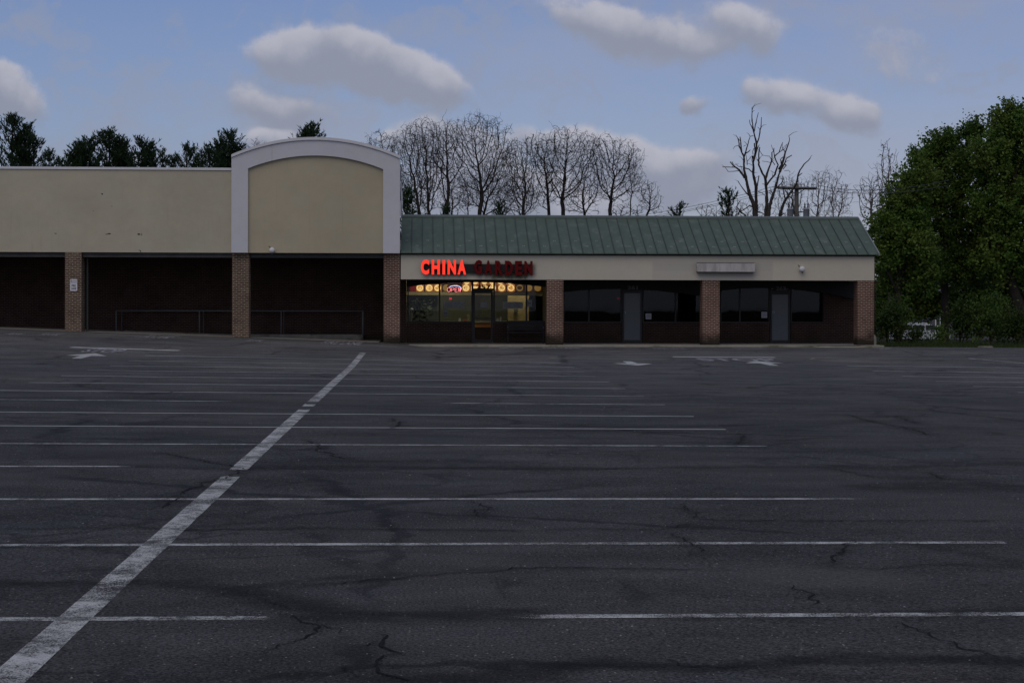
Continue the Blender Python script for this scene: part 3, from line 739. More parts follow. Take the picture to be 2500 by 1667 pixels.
# ------------------------------------------------------------------ vacant store on the left
def pillar_x(u0, Y=YF): return ax(u0, Y)
XGL, XGR = ax(531, YF), ax(919.5, YF)            # gable edges
ZB = az(580.5, YF, 500); ZT = az(390, YF, 300); ZCOP = az(384.5, YF, 300)
def build_store():
    st = thing('vacant_store', 'vacant tan stucco store with arched white gable and brick pillars', 'store', (XGL, 66, 0))
    XL = -48
    MB().box(XL, XGL, YF, YF + .35, ZB, ZT).build('parapet_wall', M_stucco, st)
    MB().box(XL, XGL, YF - .04, YF + .42, ZT, ZCOP).build('coping', M_coping, st)
    # arched gable
    yg = YF - .22
    zc, za = az(362, yg, 531), az(322, yg, 725); zi, zia = az(387, yg, 570), az(357.5, yg, 725)
    xil, xir = ax(569, yg), ax(879.5, yg); gl, gr = ax(531, yg), ax(918, yg)
    xm = (gl + gr) / 2
    def arc(xa, xb, z0, z1, n=28):
        # circular arc through (xa,z0), (mid,z1), (xb,z0)
        h = z1 - z0; c = (xb - xa) / 2; r = (c*c + h*h) / (2*h); cx = (xa+xb)/2; cz = z1 - r; a = math.asin(c / r)
        return [(cx + r*math.sin(t), cz + r*math.cos(t)) for t in np.linspace(-a, a, n + 1)]
    oa = arc(gl, gr, zc, za); ia = arc(xil, xir, zi, zia)
    g = MB()
    def arch_ring(y0, y1):
        # left jamb, right jamb, ring segments: front, back, inner and outer faces
        n = len(oa); b = len(g.v)
        for y in (y0, y1):
            g.v.extend([(x, y, z) for x, z in oa]); g.v.extend([(x, y, z) for x, z in ia])
            g.v.extend([(gl, y, ZB), (xil, y, ZB), (xir, y, ZB), (gr, y, ZB)])
        K = 2*n + 4
        for s in (0, K):
            for i in range(n-1): g.f.append((b+s+i, b+s+i+1, b+s+n+i+1, b+s+n+i))
            g.f.append((b+s+0, b+s+n, b+s+2*n+1, b+s+2*n)); g.f.append((b+s+n-1, b+s+2*n+3, b+s+2*n+2, b+s+2*n-1))
        for i in range(n-1):
            g.f.append((b+i, b+K+i, b+K+i+1, b+i+1)); g.f.append((b+n+i, b+n+i+1, b+K+n+i+1, b+K+n+i))
        for p, q in ((0, 2*n), (n, 2*n+1), (2*n-1, 2*n+2), (n-1, 2*n+3), (2*n, 2*n+1), (2*n+2, 2*n+3)):
            g.f.append((b+p, b+q, b+K+q, b+K+p))
    arch_ring(yg, YF + .5)
    gb = g.build('gable_surround', M_white, st)
    # recessed panel
    g = MB(); pts = [(xil, ZB), (xir, ZB)] + [(x, z) for x, z in reversed(ia)]
    g.prism_y([(x, z) for x, z in pts], yg + .10, YF + .3); g.build('gable_panel', M_panel, st)
    # metal coping following the arch
    g = MB(); oc_ = arc(gl, gr, zc, za, 40); n = len(oc_)
    t = .11
    for i, (x, z) in enumerate(oc_):
        for y in (yg - .05, YF + .56):
            g.v.append((x, y, z - .0 + .002)); g.v.append((x, y, z + t))
        if i:
            a, b = 4*(i-1), 4*i
            for p, q in ((0, 1), (1, 3), (3, 2), (2, 0)): g.f.append((a+p, a+q, b+q, b+p))
    g.f.append((0, 1, 3, 2)); e = 4*(n-1); g.f.append((e, e+2, e+3, e+1))
    g.build('gable_coping', M_coping, st)
    # soffit and edge beams
    MB().box(XL, XGR, YF + .02, 67, ZB + .02, ZB + .10).build('soffit', M_soffit, st)
    g = MB()
    for a, b in ((XL, ax(149, YF)), (ax(188, YF), ax(533, YF)), (ax(574, YF), ax(881, YF))):
        g.box(a, b, YF + .12, YF + .32, az(594, YF + .12), ZB + .015)
        g.box(a, b, YF + .09, YF + .12, az(588, YF), az(586.5, YF))
    g.build('edge_beam', M_beam, st)
    zf = gzf(-20, 63)
    for k, (u0, u1) in enumerate(((-250, -212), (149, 187), (533, 572), (881, 918.5))):
        a, b = ax(u0, YF), ax(u1, YF); z0 = gzf((a+b)/2, 62.9) - .1
        p = MB().box(a, b, YF + .01, YF + .63, z0, ZB + .012); 
        p.build('brick_pillar', M_brick_dirty if k == 3 else M_brick, st)
    # rear walls and body
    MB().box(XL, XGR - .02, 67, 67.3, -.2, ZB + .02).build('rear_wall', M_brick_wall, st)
    MB().box(XL, XGR - .3, 67.3, 98, -.3, 5.2).build('main_block', M_stucco, st)
    MB().box(XL, XGR - .25, 63.6, 98.1, 5.2, 5.3).build('roof', M_soffit, st)
    # brick return wall at the party line with the low shops
    MB().box(ax(909, 66), ax(933, 66) , 65.95, 66.9, -.1, 3.0).build('return_wall', M_brick_wall, st)
    # downspout beside the second pillar
    x = ax(200.5, 63.5); g = MB().tube([(x, 63.5, ZB), (x, 63.5, gzf(x, 63) + .02)], .035, 8); 
    g.build('downspout', M_downspout, st)
    # gable back bracing
    xb = XGR - .04; g = MB()
    for (ya, za_), (yb, zb_) in (((63.4, 6.3), (70.5, 5.3)), ((70.2, 5.2), (70.2, 6.7)), ((63.4, 6.9), (70.2, 6.5)), ((66.5, 5.2), (66.5, 6.6))):
        g.tube([(xb, ya, za_), (xb, yb, zb_)], .035, 5)
    g.build('gable_brace', M_coping, st)
    # chips and holes in the stucco face
    r = random.Random(3)
    def chip(u, v, w, h, nm, m):
        g = MB()
        c = at(u, v, YF); n = 9; vs = [(c.x, YF - .004, c.z)]
        for i in range(n):
            a = 2*math.pi*i/n; q = r.uniform(.6, 1.1); vs.append((c.x + w/2*q*math.cos(a), YF - .003, c.z + h/2*q*math.sin(a)))
        g.add(vs, [(0, 1+i, 1+(i+1) % n) for i in range(n)]); g.build(nm, m, st)
    for (u, v, w, h) in ((234.5,446,.08,.07),(257,474,.04,.03),(214,485,.04,.03),(251,537,.12,.05),(319,538,.12,.08),(323,577,.04,.07),(320,575,.06,.03)): chip(u, v, w, h, 'stucco_hole', M_dark)
    mp = mat('grey_patch', (.22,.22,.16), .9)
    for (u, v, w, h) in ((128,536.5,.12,.06),(245,538,.14,.06),(325,539,.06,.12)): chip(u, v, w, h, 'stucco_patch', mp)
    return st
build_store()

def fixture(u, v, Y, name, lab):
    c = at(u, v, Y); t = thing(name, lab, 'light fixture', (c.x, Y, c.z))
    MB().lathe((c.x, Y - .16, c.z), [(.05, .16), (.075, .12), (.10, .10), (.105, 0), (.07, -.03), (.02, -.04)], 16, 'y').build('housing', M_lampwhite, t, True)
    MB().box(c.x - .05, c.x + .05, Y - .0, Y - .05, c.z - .06, c.z + .06) if False else None
    g = MB().tube([(c.x, Y - .12, c.z - .08), (c.x + .01, Y - .16, c.z - .17)], .018, 6); g.build('sensor', M_black, t)
    g = MB().tube([(c.x - .06, Y - .03, c.z + .09), (c.x - .13, Y - .01, c.z + .16)], .012, 5); g.build('conduit', M_black, t)
fixture(625.5, 575, YF - .12, 'security_light', 'round white fixture at the foot of the arched gable')
fixture(1840.5, 618, YF, 'security_light', 'round white fixture on the fascia right of the blank sign')

# ramp with rail
def build_ramp():
    Yr = 65.4; x0, x1 = ax(573, Yr), ax(833, Yr); zt = az(768, Yr, 700)
    g = MB(); xs = np.linspace(ax(266, Yr), x1, 30); n = len(xs)
    for x in xs:
        zz = gzf(x, 63) + .02
        t = max(zz + .03, min(zt, zt))
        for y in (Yr, Yr + .15, 67.0): g.v.append((x, y, t if y != 67.0 else t - .05))
        g.v.append((x, Yr, -.1))
    for i in range(1, n):
        a, b = 4*(i-1), 4*i
        g.f += [(a+3, b+3, b, a), (a, b, b+1, a+1), (a+1, b+1, b+2, a+2)]
    e = 4*(n-1); g.f.append((e, e+3, e+1)); g.f.append((e+3, e+2, e+1))
    tag(g.build('ramp', mat('ramp_concrete', (.13,.13,.12), .9, .2, var=.3, fn=lambda t, oc, c, p: t.mix(t.ss(t.noise(oc, 1.6, 5, .7), .5, .65), c, (.05, .05, .045, 1)))), 'low concrete ramp along the rear brick wall', None, kind='structure')
    t = thing('handrail', 'grey pipe handrail along the concrete ramp behind the brick pillars', 'handrail', ((x0+x1)/2, Yr, zt))
    zr = az(714, Yr, 550)
    xa = ax(266, Yr)
    MB().tube([(xa, Yr + .07, zr), (x1, Yr + .07, zr)], .024, 8).build('top_rail', M_steel, t, True)
    MB().tube([(ax(283, Yr), Yr + 1.3, zr), (x1, Yr + 1.3, zr)], .022, 8).build('top_rail', M_steel, t, True)
    for u in (266, 457.5, 645.5, 832.5):
        x = ax(u, Yr); MB().tube([(x, Yr + .07, zr - .02), (x, Yr + .07, zt - .1)], .024, 8).build('post', M_steel, t, True)
        MB().tube([(x, Yr + 1.3, zr - .02), (x, Yr + 1.3, zt - .1)], .02, 8).build('post', M_steel, t, True)
build_ramp()

def build_fire_sign():
    Y = YF - .012; a, b = at(161, 641, Y), at(177.5, 668.5, Y)
    t = thing('fire_lane_sign', 'white FIRE LANE sign fixed to the leftmost brick pillar', 'sign', (a.x, Y, b.z))
    MB().bbox(a.x, b.x, Y - .004, Y + .008, b.z, a.z, .02).build('plate', M_sign, t)
    w = b.x - a.x; h = a.z - b.z; g = MB()
    text_on(g, 'FIRE', a.x + .22*w, b.x - .22*w, b.z + .36*h, b.z + .54*h, Y - .007, Y - .004, .015)
    text_on(g, 'LANE', a.x + .17*w, b.x - .15*w, b.z + .13*h, b.z + .30*h, Y - .007, Y - .004, .015)
    text_on(g, 'PARKING', a.x + .36*w, b.x - .06*w, b.z + .80*h, b.z + .87*h, Y - .007, Y - .004, .01)
    g.box(a.x + .04*w, b.x - .04*w, Y - .006, Y - .004, b.z + .69*h, b.z + .71*h)
    g.build('lettering', M_ink, t)
    g = MB(); text_on(g, 'NO', a.x + .07*w, a.x + .30*w, b.z + .76*h, b.z + .92*h, Y - .007, Y - .004, .02); g.build('red_lettering', M_redink, t)
build_fire_sign()

# ------------------------------------------------------------------ low shops on the right
XR = ax(2008, YF); YS = 66.0                                 # right end, storefront plane
ZFB, ZFT = az(643, YF, 1450), az(587, YF, 1450)
def build_shops():
    sh = thing('shop_building', 'low row of brick shops under a green standing seam metal roof', 'shops', (8, 66, 0))
    XLs = XGR + .015
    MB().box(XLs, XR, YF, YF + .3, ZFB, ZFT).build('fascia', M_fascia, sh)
    MB().box(XLs, XR + .06, YF - .06, YF + .28, ZFT, ZFT + .045).build('gutter', M_dark, sh)
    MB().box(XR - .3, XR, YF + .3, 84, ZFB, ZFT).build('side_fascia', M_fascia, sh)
    MB().box(XLs, XR - .3, YF + .3, 66.3, ZFB + .05, ZFB + .12).build('soffit', M_soffit, sh)
    # mansard roof
    ye, yr = YF - .16, 65.9; ze = ZFT + .05; zr = az(499.5, yr, 1450)
    xe = XR + .12
    g = MB(); prof = [(ye, ze), (ye, ze + .03), (yr, zr), (yr + .25, zr), (yr + .25, 3.2), (ye + .3, ze - .0)]
    g.prism_x(prof, XLs, xe); g.build('roof', M_roof, sh)
    MB().prism_x([(yr - .14, zr - .06), (yr - .14, zr + .015), (yr - .02, zr + .07), (yr + .32, zr + .07), (yr + .32, zr - .1)], XLs, xe + .01).build('ridge_cap', mat('ridge_metal', (.11,.14,.13), .5, .4), sh)
    g = MB(); n = 45; L = xe - XLs
    slope = (zr - ze - .03) / (yr - ye)
    for i in range(1, n):
        x = XLs + L * i / n
        g.prism_x([(ye - .01, ze + .02), (ye - .01, ze + .065), (yr - .13, zr + .03 - .13*slope*1.0), (yr - .13, zr - .02 - .13*slope)], x - .012, x + .012)
    g.build('standing_seams', M_seam, sh)
    MB().prism_x([(ye - .015, ze - .02), (ye - .015, ze + .07), (yr, zr + .035), (yr, zr - .04)], xe, xe + .05).build('rake_trim', mat('rake_metal', (.17,.20,.19), .5, .4), sh)
    # panel numbers, chalky and small
    num = 75
    for i in range(n):
        x = XLs + L * (i + .5) / n; f = .16 if i % 2 else .30
        y = ye + (yr - ye) * f; z = ze + .03 + (zr - ze - .03) * f
        v, fc = text_verts(str(num - i), .01); w_, h_ = .11, .10
        vs = [(x - w_/2 + a*w_, y - .006 + b*h_*.88, z + .012 + b*h_*.47) for a, b in v]; g = MB(); g.add(vs, fc); g.build('panel_number', M_numpaint, sh)
    # pillars
    for k, (u0, u1) in enumerate(((1256, 1294), (1613.5, 1653), (1970, 2007.5))):
        MB().box(ax(u0, YF), ax(u1, YF), YF + .01, YF + .60, .05, ZFB + .04).build('brick_pillar', M_brick_dirty, sh)
    # storefront wall pieces: (u0,u1,v0,v1) at YS
    SILL = 740.5; HEAD = 652
    def wall(u0, u1, z0, z1, name='wall'):
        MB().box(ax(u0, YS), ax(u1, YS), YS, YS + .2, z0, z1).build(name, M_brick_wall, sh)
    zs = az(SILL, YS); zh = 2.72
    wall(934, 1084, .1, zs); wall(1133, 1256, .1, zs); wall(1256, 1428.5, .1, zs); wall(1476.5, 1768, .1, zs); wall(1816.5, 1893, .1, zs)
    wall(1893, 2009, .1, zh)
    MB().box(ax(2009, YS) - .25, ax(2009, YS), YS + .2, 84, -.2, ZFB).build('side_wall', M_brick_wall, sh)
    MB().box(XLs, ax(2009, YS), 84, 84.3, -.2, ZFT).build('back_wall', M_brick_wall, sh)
    MB().box(XLs - .2, XR - .3, 66.3, 84.3, ZFT - .1, ZFT).build('flat_roof', M_soffit, sh)
    # arched headers spanning between the pillars
    def header(u0, u1, uc, vb, vc, Y=YS - .25):
        x0, x1 = ax(u0, Y), ax(u1, Y); zc = az(vc, Y); ze_ = az(vb, Y); xc = ax(uc, Y); pts = [(x0, ZFB + .1), (x0, ze_)]
        for i in range(1, 24):
            x = x0 + (x1-x0)*i/24; q = (x - xc) / ((x1-x0)/2); pts.append((x, zc - (zc - ze_) * min(1.3, q*q)))
        pts += [(x1, ze_), (x1, ZFB + .1)]
        MB().prism_y(pts, Y, Y + .2).build('arched_header', M_dark, sh)
    header(934, 1262, 1095, 660, 648.5); header(1262, 1620, 1425, 678, 663); header(1620, 1975, 1760, 680, 660)
    # windows
    zt = az(648, YS)
    def window(u0, u1, mull=(), glass=M_glassdark, bottom=738):
        x0, x1 = ax(u0, YS), ax(u1, YS); zb = az(bottom, YS)
        fr = MB(); w = .045; ya, yb = YS + .04, YS + .14
        fr.box(x0, x1, ya, yb, zb - w, zb).box(x0, x1, ya, yb, zt, zt + w).box(x0, x0 + w, ya, yb, zb, zt).box(x1 - w, x1, ya, yb, zb, zt)
        for u in mull: x = ax(u, YS); fr.box(x - w/2 - .01, x + w/2 + .01, ya - .01, yb, zb, zt)
        f = fr.build('window', M_frame, sh)
        MB().box(x0 + w, x1 - w, YS + .085, YS + .095, zb, zt).build('pane', glass, f)
    window(936, 1085.5, (1009.5,), M_glass); window(1133, 1256, (1209.5,), M_glass)
    window(1294, 1428.5, (1353,)); window(1476.5, 1622, (1552,)); window(1655, 1768.5, (1700,)); window(1817, 1893)
    # doors
    def door(u0, u1, vt, inner, lab, glassy):
        x0, x1 = ax(u0, YS), ax(u1, YS); zt_ = az(vt, YS); w = .075; ya, yb = YS + .02, YS + .12; zb = .15
        d = MB().box(x0, x0 + w, ya, yb, zb, zt_).box(x1 - w, x1, ya, yb, zb, zt_).box(x0 + w, x1 - w, ya, yb, zt_ - w*1.2, zt_).box(x0 + w, x1 - w, ya, yb, zb, zb + .12)
        if glassy: d.box(x0 + w, x1 - w, ya + .02, yb - .02, az(733, YS), az(730, YS))
        o = d.build('door', M_frame, sh, label=lab)
        if glassy:
            MB().box(x0 + w, x1 - w, YS + .065, YS + .075, zb + .12, zt_ - w*1.2).build('pane', M_glass, o)
        else: MB().box(x0 + w, x1 - w, YS + .055, YS + .085, zb + .12, zt_ - w*1.2).build('panel', M_doorpanel, o)
        hx = x0 + .03; MB().tube([(hx, YS - .01, 1.05), (hx, YS - .05, 1.08), (hx, YS - .05, 1.32), (hx, YS - .01, 1.35)], .012, 6).build('handle', M_steel, o, True)
        # jambs above and beside
        MB().box(x0 - .05, x1 + .05, YS + .015, YS + .13, zt_, zt_ + .10).build('door_head', M_frame, o)
    door(1086.5, 1132, 668.5, None, 'glass shop door with a papered lower half', True)
    door(1429.5, 1475.5, 667.5, None, 'grey panelled shop door left of the middle pillar', False)
    door(1769.5, 1815.5, 670, None, 'grey panelled shop door between the two right pillars', False)
    # transoms
    for k, (u0, u1, vt) in enumerate(((1086.5, 1132, 663),(1429.5, 1475.5, 662),(1769.5, 1815.5, 664))):
        x0, x1 = ax(u0, YS), ax(u1, YS)
        MB().box(x0 + .03, x1 - .03, YS + .06, YS + .07, az(vt, YS), zt).build('transom_pane', M_glass if k == 0 else M_glassdark, sh)
    for u0 in (1084, 1133.5): MB().box(ax(u0, YS), ax(u0, YS) + .06, YS + .01, YS + .13, .15, zt + .1).build('door_post', M_frame, sh)
    # street numbers over the doors
    for s, u0, u1, v0, v1, m in (('257', 1094, 1128, 654.5, 664.5, M_black), ('261', 1441, 1465, 655.5, 664.5, mat('grey_number', (.13,.13,.13), .6)), ('263', 1782, 1805, 656, 665.5, MATS.get('grey_number'))):
        g = MB(); Yn = YS - .27 if m is not M_black else YS + .05
        text_on(g, s, ax(u0, Yn), ax(u1, Yn), az(v1, Yn), az(v0, Yn), Yn, Yn + .01, .04)
        g.build('street_number', m or MATS['grey_number'], sh)
    # interiors: party walls, dark rooms
    zi = zt + .3
    xa, xb = ax(934, YS) - .02, ax(1256, YS)
    MB().box(xa - .1, xa, YS + .2, 74, .1, ZFT - .15).build('party_wall', M_inwall, sh)
    MB().box(xb + .04, xb + .14, YS + .2, 74, .1, ZFT - .15).build('party_wall', M_inwall, sh)
    MB().box(xa, xb + .04, 74, 74.1, .1, ZFT - .15).build('inner_wall', M_inwall, sh)
    MB().box(xa, xb + .04, YS + .2, 74, .10, .145).build('floor', M_infloor, sh)
    MB().box(xa, xb + .04, YS + .2, 74, ZFT - .2, ZFT - .15).build('ceiling', M_inwall, sh)
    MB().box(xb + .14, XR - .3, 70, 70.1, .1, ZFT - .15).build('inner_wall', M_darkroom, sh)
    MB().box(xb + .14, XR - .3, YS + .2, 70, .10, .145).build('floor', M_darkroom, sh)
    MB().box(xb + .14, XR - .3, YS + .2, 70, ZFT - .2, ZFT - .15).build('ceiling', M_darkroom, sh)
    # bulkhead over the counter with its cream edge
    YB = 69.0
    MB().box(xa, xb + .04, YB + .02, YB + .3, az(671, YB), ZFT - .2).build('bulkhead', M_menubox, sh)
    MB().box(xa, xb + .04, YB - .05, YB + .32, az(678, YB), az(671, YB)).build('bulkhead_trim', M_cream, sh)
    # partition: yellow wall right of the door and the grey passage
    Yp = 70.2
    MB().box(ax(1166, Yp), ax(1240, Yp), Yp, Yp + .1, .145, az(679, Yp)).build('partition', M_yellow, sh)
    MB().box(ax(1214, 69.2), ax(1262, 69.2), 68.9, 69.0, .145, az(679, 69)).build('partition', M_darkroom, sh)
    MB().box(ax(934, 69.6), ax(1005, 69.6), 69.6, 69.7, .145, az(679, 69.6)).build('partition', mat('navy_partition', (.10,.12,.13), .7), sh)
    return sh
build_shops()

# ------------------------------------------------------------------ signs on the shops
def build_letters():
    Y = YF - .20; k = 5.345
    cu = lambda x: (960 + x / k) / D2F; cv = lambda y: (600 + y / k) / D2F
    a = at(cu(360), cv(380), Y)
    t = thing('channel_letter_sign', 'red CHINA GARDEN letters on the fascia, CHINA lit and GARDEN dark', 'sign', (a.x, YF, a.z))
    MB().box(ax(cu(400), Y), ax(cu(1800), Y), YF - .10, YF - .003, az(cv(345), Y), az(cv(242), Y)).build('raceway', M_dark, t)
    L = [('C',360,468,180,376,1),('H',500,608,184,376,1),('I',640,677,186,376,1),('N',708,818,186,376,1),('A',838,950,187,376,1),
         ('G',1056,1158,186,376,0),('A',1190,1292,192,378,0),('R',1328,1430,194,384,0),('D',1458,1560,196,386,0),('E',1590,1682,198,388,0),('N',1712,1818,200,388,0)]
    for ch, x0, x1, y0, y1, lit in L:
        g = MB(); X0, X1 = ax(cu(x0), Y), ax(cu(x1), Y); Z0, Z1 = az(cv(y1), Y, cu(x0)), az(cv(y0), Y, cu(x0))
        off = .055 if ch != 'I' else .03
        text_on(g, ch, X0, X1, Z0, Z1, Y, Y + .10, off)
        o = g.build('letter', M_redlit if lit else M_redoff, t)
        if lit:
            o.data.materials.append(M_redside)
            for p in o.data.polygons: p.material_index = 0 if p.normal.y < -.9 and all(abs(o.data.vertices[i].co.y + t.location.y - Y) < 1e-4 for i in p.vertices) else 1
        o['label'] = ('glowing' if lit else 'unlit dark') + ' red letter ' + ch
build_letters()
def build_blank_sign():
    a, b = at(1601, 604.5, YF), at(1734, 624.5, YF); Y = YF - .22
    a, b = at(1601, 604.5, Y), at(1734, 624.5, Y)
    t = thing('blank_sign_box', 'long grimy blank white sign box on the fascia above the middle pillar', 'sign box', (a.x, YF, b.z))
    MB().bbox(a.x, b.x, Y, YF - .003, b.z, a.z, .02).build('cabinet', M_cabinet, t)
    MB().box(a.x + .02, b.x - .02, Y + .005, YF - .006, a.z + .001, a.z + .02).build('top_trim', M_dark, t)
    MB().box(a.x + .02, b.x - .02, Y + .005, YF - .006, b.z - .02, b.z - .001).build('bottom_trim', M_dark, t)
build_blank_sign()
def build_neon():
    Y = YS + .22; k = 5.345; cu = lambda x: (960 + x / k) / D2F; cv = lambda y: (600 + y / k) / D2F
    c = at(cu(790), cv(570), Y); t = thing('neon_open_sign', 'red and blue neon OPEN sign hanging in the restaurant window', 'neon sign', (c.x, Y, c.z))
    P = lambda x, y: tuple(at(cu(x), cv(y), Y))
    r = .0075
    o_ = [P(726 + 22*math.cos(a), 572 + 28*math.sin(a)) for a in np.linspace(0, 2*math.pi, 17)]
    L = [[o_], [[P(758,600), P(758,547), P(782,547), P(794,555), P(794,568), P(782,577), P(758,577)]],
         [[P(838,547), P(808,547), P(806,560), P(806,588), P(810,600), P(840,600)], [P(806,573), P(834,573)]],
         [[P(852,600), P(852,547), P(858,548), P(872,602), P(876,600), P(876,547)]]]
    for strokes in L:
        g = MB()
        for s in strokes: g.tube(s, r, 6)
        g.build('letter', M_neonred, t)
    arc_ = [P(735,538), P(752,528), P(785,522), P(830,522), P(862,530), P(884,545), P(888,560), P(880,576)]
    MB().tube(arc_, .010, 6).build('arc_tube', M_neonblue, t)
    MB().box(at(cu(705), cv(600), Y).x, at(cu(895), cv(600), Y).x, Y + .03, Y + .04, P(0,606)[2], P(0,516)[2]).build('backing', mat('neon_backing', (.03,.02,.04), .5), t)
    # the small lit bug / alarm squares in the windows
    for (px, py, Yq, lab) in ((747, 688, YS + .18, 'small red lit sticker in the restaurant window'), ((1420*D2F-960)*k, 758*0+ (685.5*D2F-600)*k, YS + .2, 'small red lit square in the dark window beside the middle door')):
        q = at(cu(px), cv(py), Yq); g = MB(); g.box(q.x-.045, q.x-.03, Yq, Yq+.01, q.z-.04, q.z+.04).box(q.x+.03, q.x+.045, Yq, Yq+.01, q.z-.04, q.z+.04).box(q.x-.012, q.x+.012, Yq, Yq+.01, q.z-.025, q.z+.025)
        tag(g.build('lit_sticker', mat('lit_sticker_red', (.5,.02,.04), .5, emit=(1,.03,.08), estr=.9 if px > 1500 else 1.8)), lab, 'sticker')
build_neon()

def build_menu():
    YB = 68.94; k = 5.345; cu = lambda x: (960 + x / k) / D2F; cv = lambda y: (600 + y / k) / D2F
    c = at(cu(1000), cv(600), YB)
    t = thing('menu_board', 'backlit menu board with photographs of dishes above the counter', 'menu board', (c.x, YB, c.z))
    xs = [255, 348, 470, 580, 692, 820, 950, 1062, 1190, 1295, 1415, 1537, 1650, 1770, 1885]
    for j, x in enumerate(xs):
        q = at(cu(x), cv(550), YB); dim = j in (0, 4, 5, 12, 13, 14); w, h = .165, .145
        if j == 0:
            MB().box(q.x-.10, q.x+.10, YB, YB + .03, q.z - h, q.z + h).build('menu_panel', mat('red_menu_panel', (.1,.01,.01), .5, emit=(.5,.02,.02), estr=.25), t); continue
        p = MB().box(q.x-w, q.x+w, YB, YB + .03, q.z-h, q.z+h).build('menu_panel', M_photodim if dim else M_photo, t)
        if j == 7:
            MB().box(q.x-w*.9, q.x+w*.8, YB-.012, YB-.002, q.z-h*.8, q.z+h*.5).build('dish', M_plate, p); continue
        MB().lathe((q.x, YB - .004, q.z), [(.14, -.004), (.14, 0)], 24, 'y').build('plate', M_dishdim if dim else M_plate, p)
        if not dim or j == 12:
            g = MB(); rr = random.Random(j); n = 18; vs = [(q.x, YB - .013, q.z)]
            for i in range(n):
                a = 2*math.pi*i/n; s = rr.uniform(.082, .118); vs.append((q.x + s*math.cos(a), YB - .013, q.z + s*math.sin(a)*.9))
            g.add(vs, [(0, 1+i, 1+(i+1) % n) for i in range(n)]); g.build('dish', M_dish if not dim else M_photodim, p)
        if not dim: MB().box(q.x-.1, q.x+.1, YB - .006, YB - .001, q.z - h - .035, q.z - h - .02).build('caption', M_photo, p)
    # upper row
    for j, x in enumerate((960, 1070, 1190, 1290, 1400, 1520)):
        q = at(cu(x), cv(466), YB); p = MB().box(q.x-.16, q.x+.16, YB, YB + .03, q.z-.14, q.z+.14).build('menu_panel', M_photo, t)
        MB().lathe((q.x, YB - .004, q.z), [(.12, -.004), (.12, 0)], 20, 'y').build('plate', M_plate, p)
build_menu()

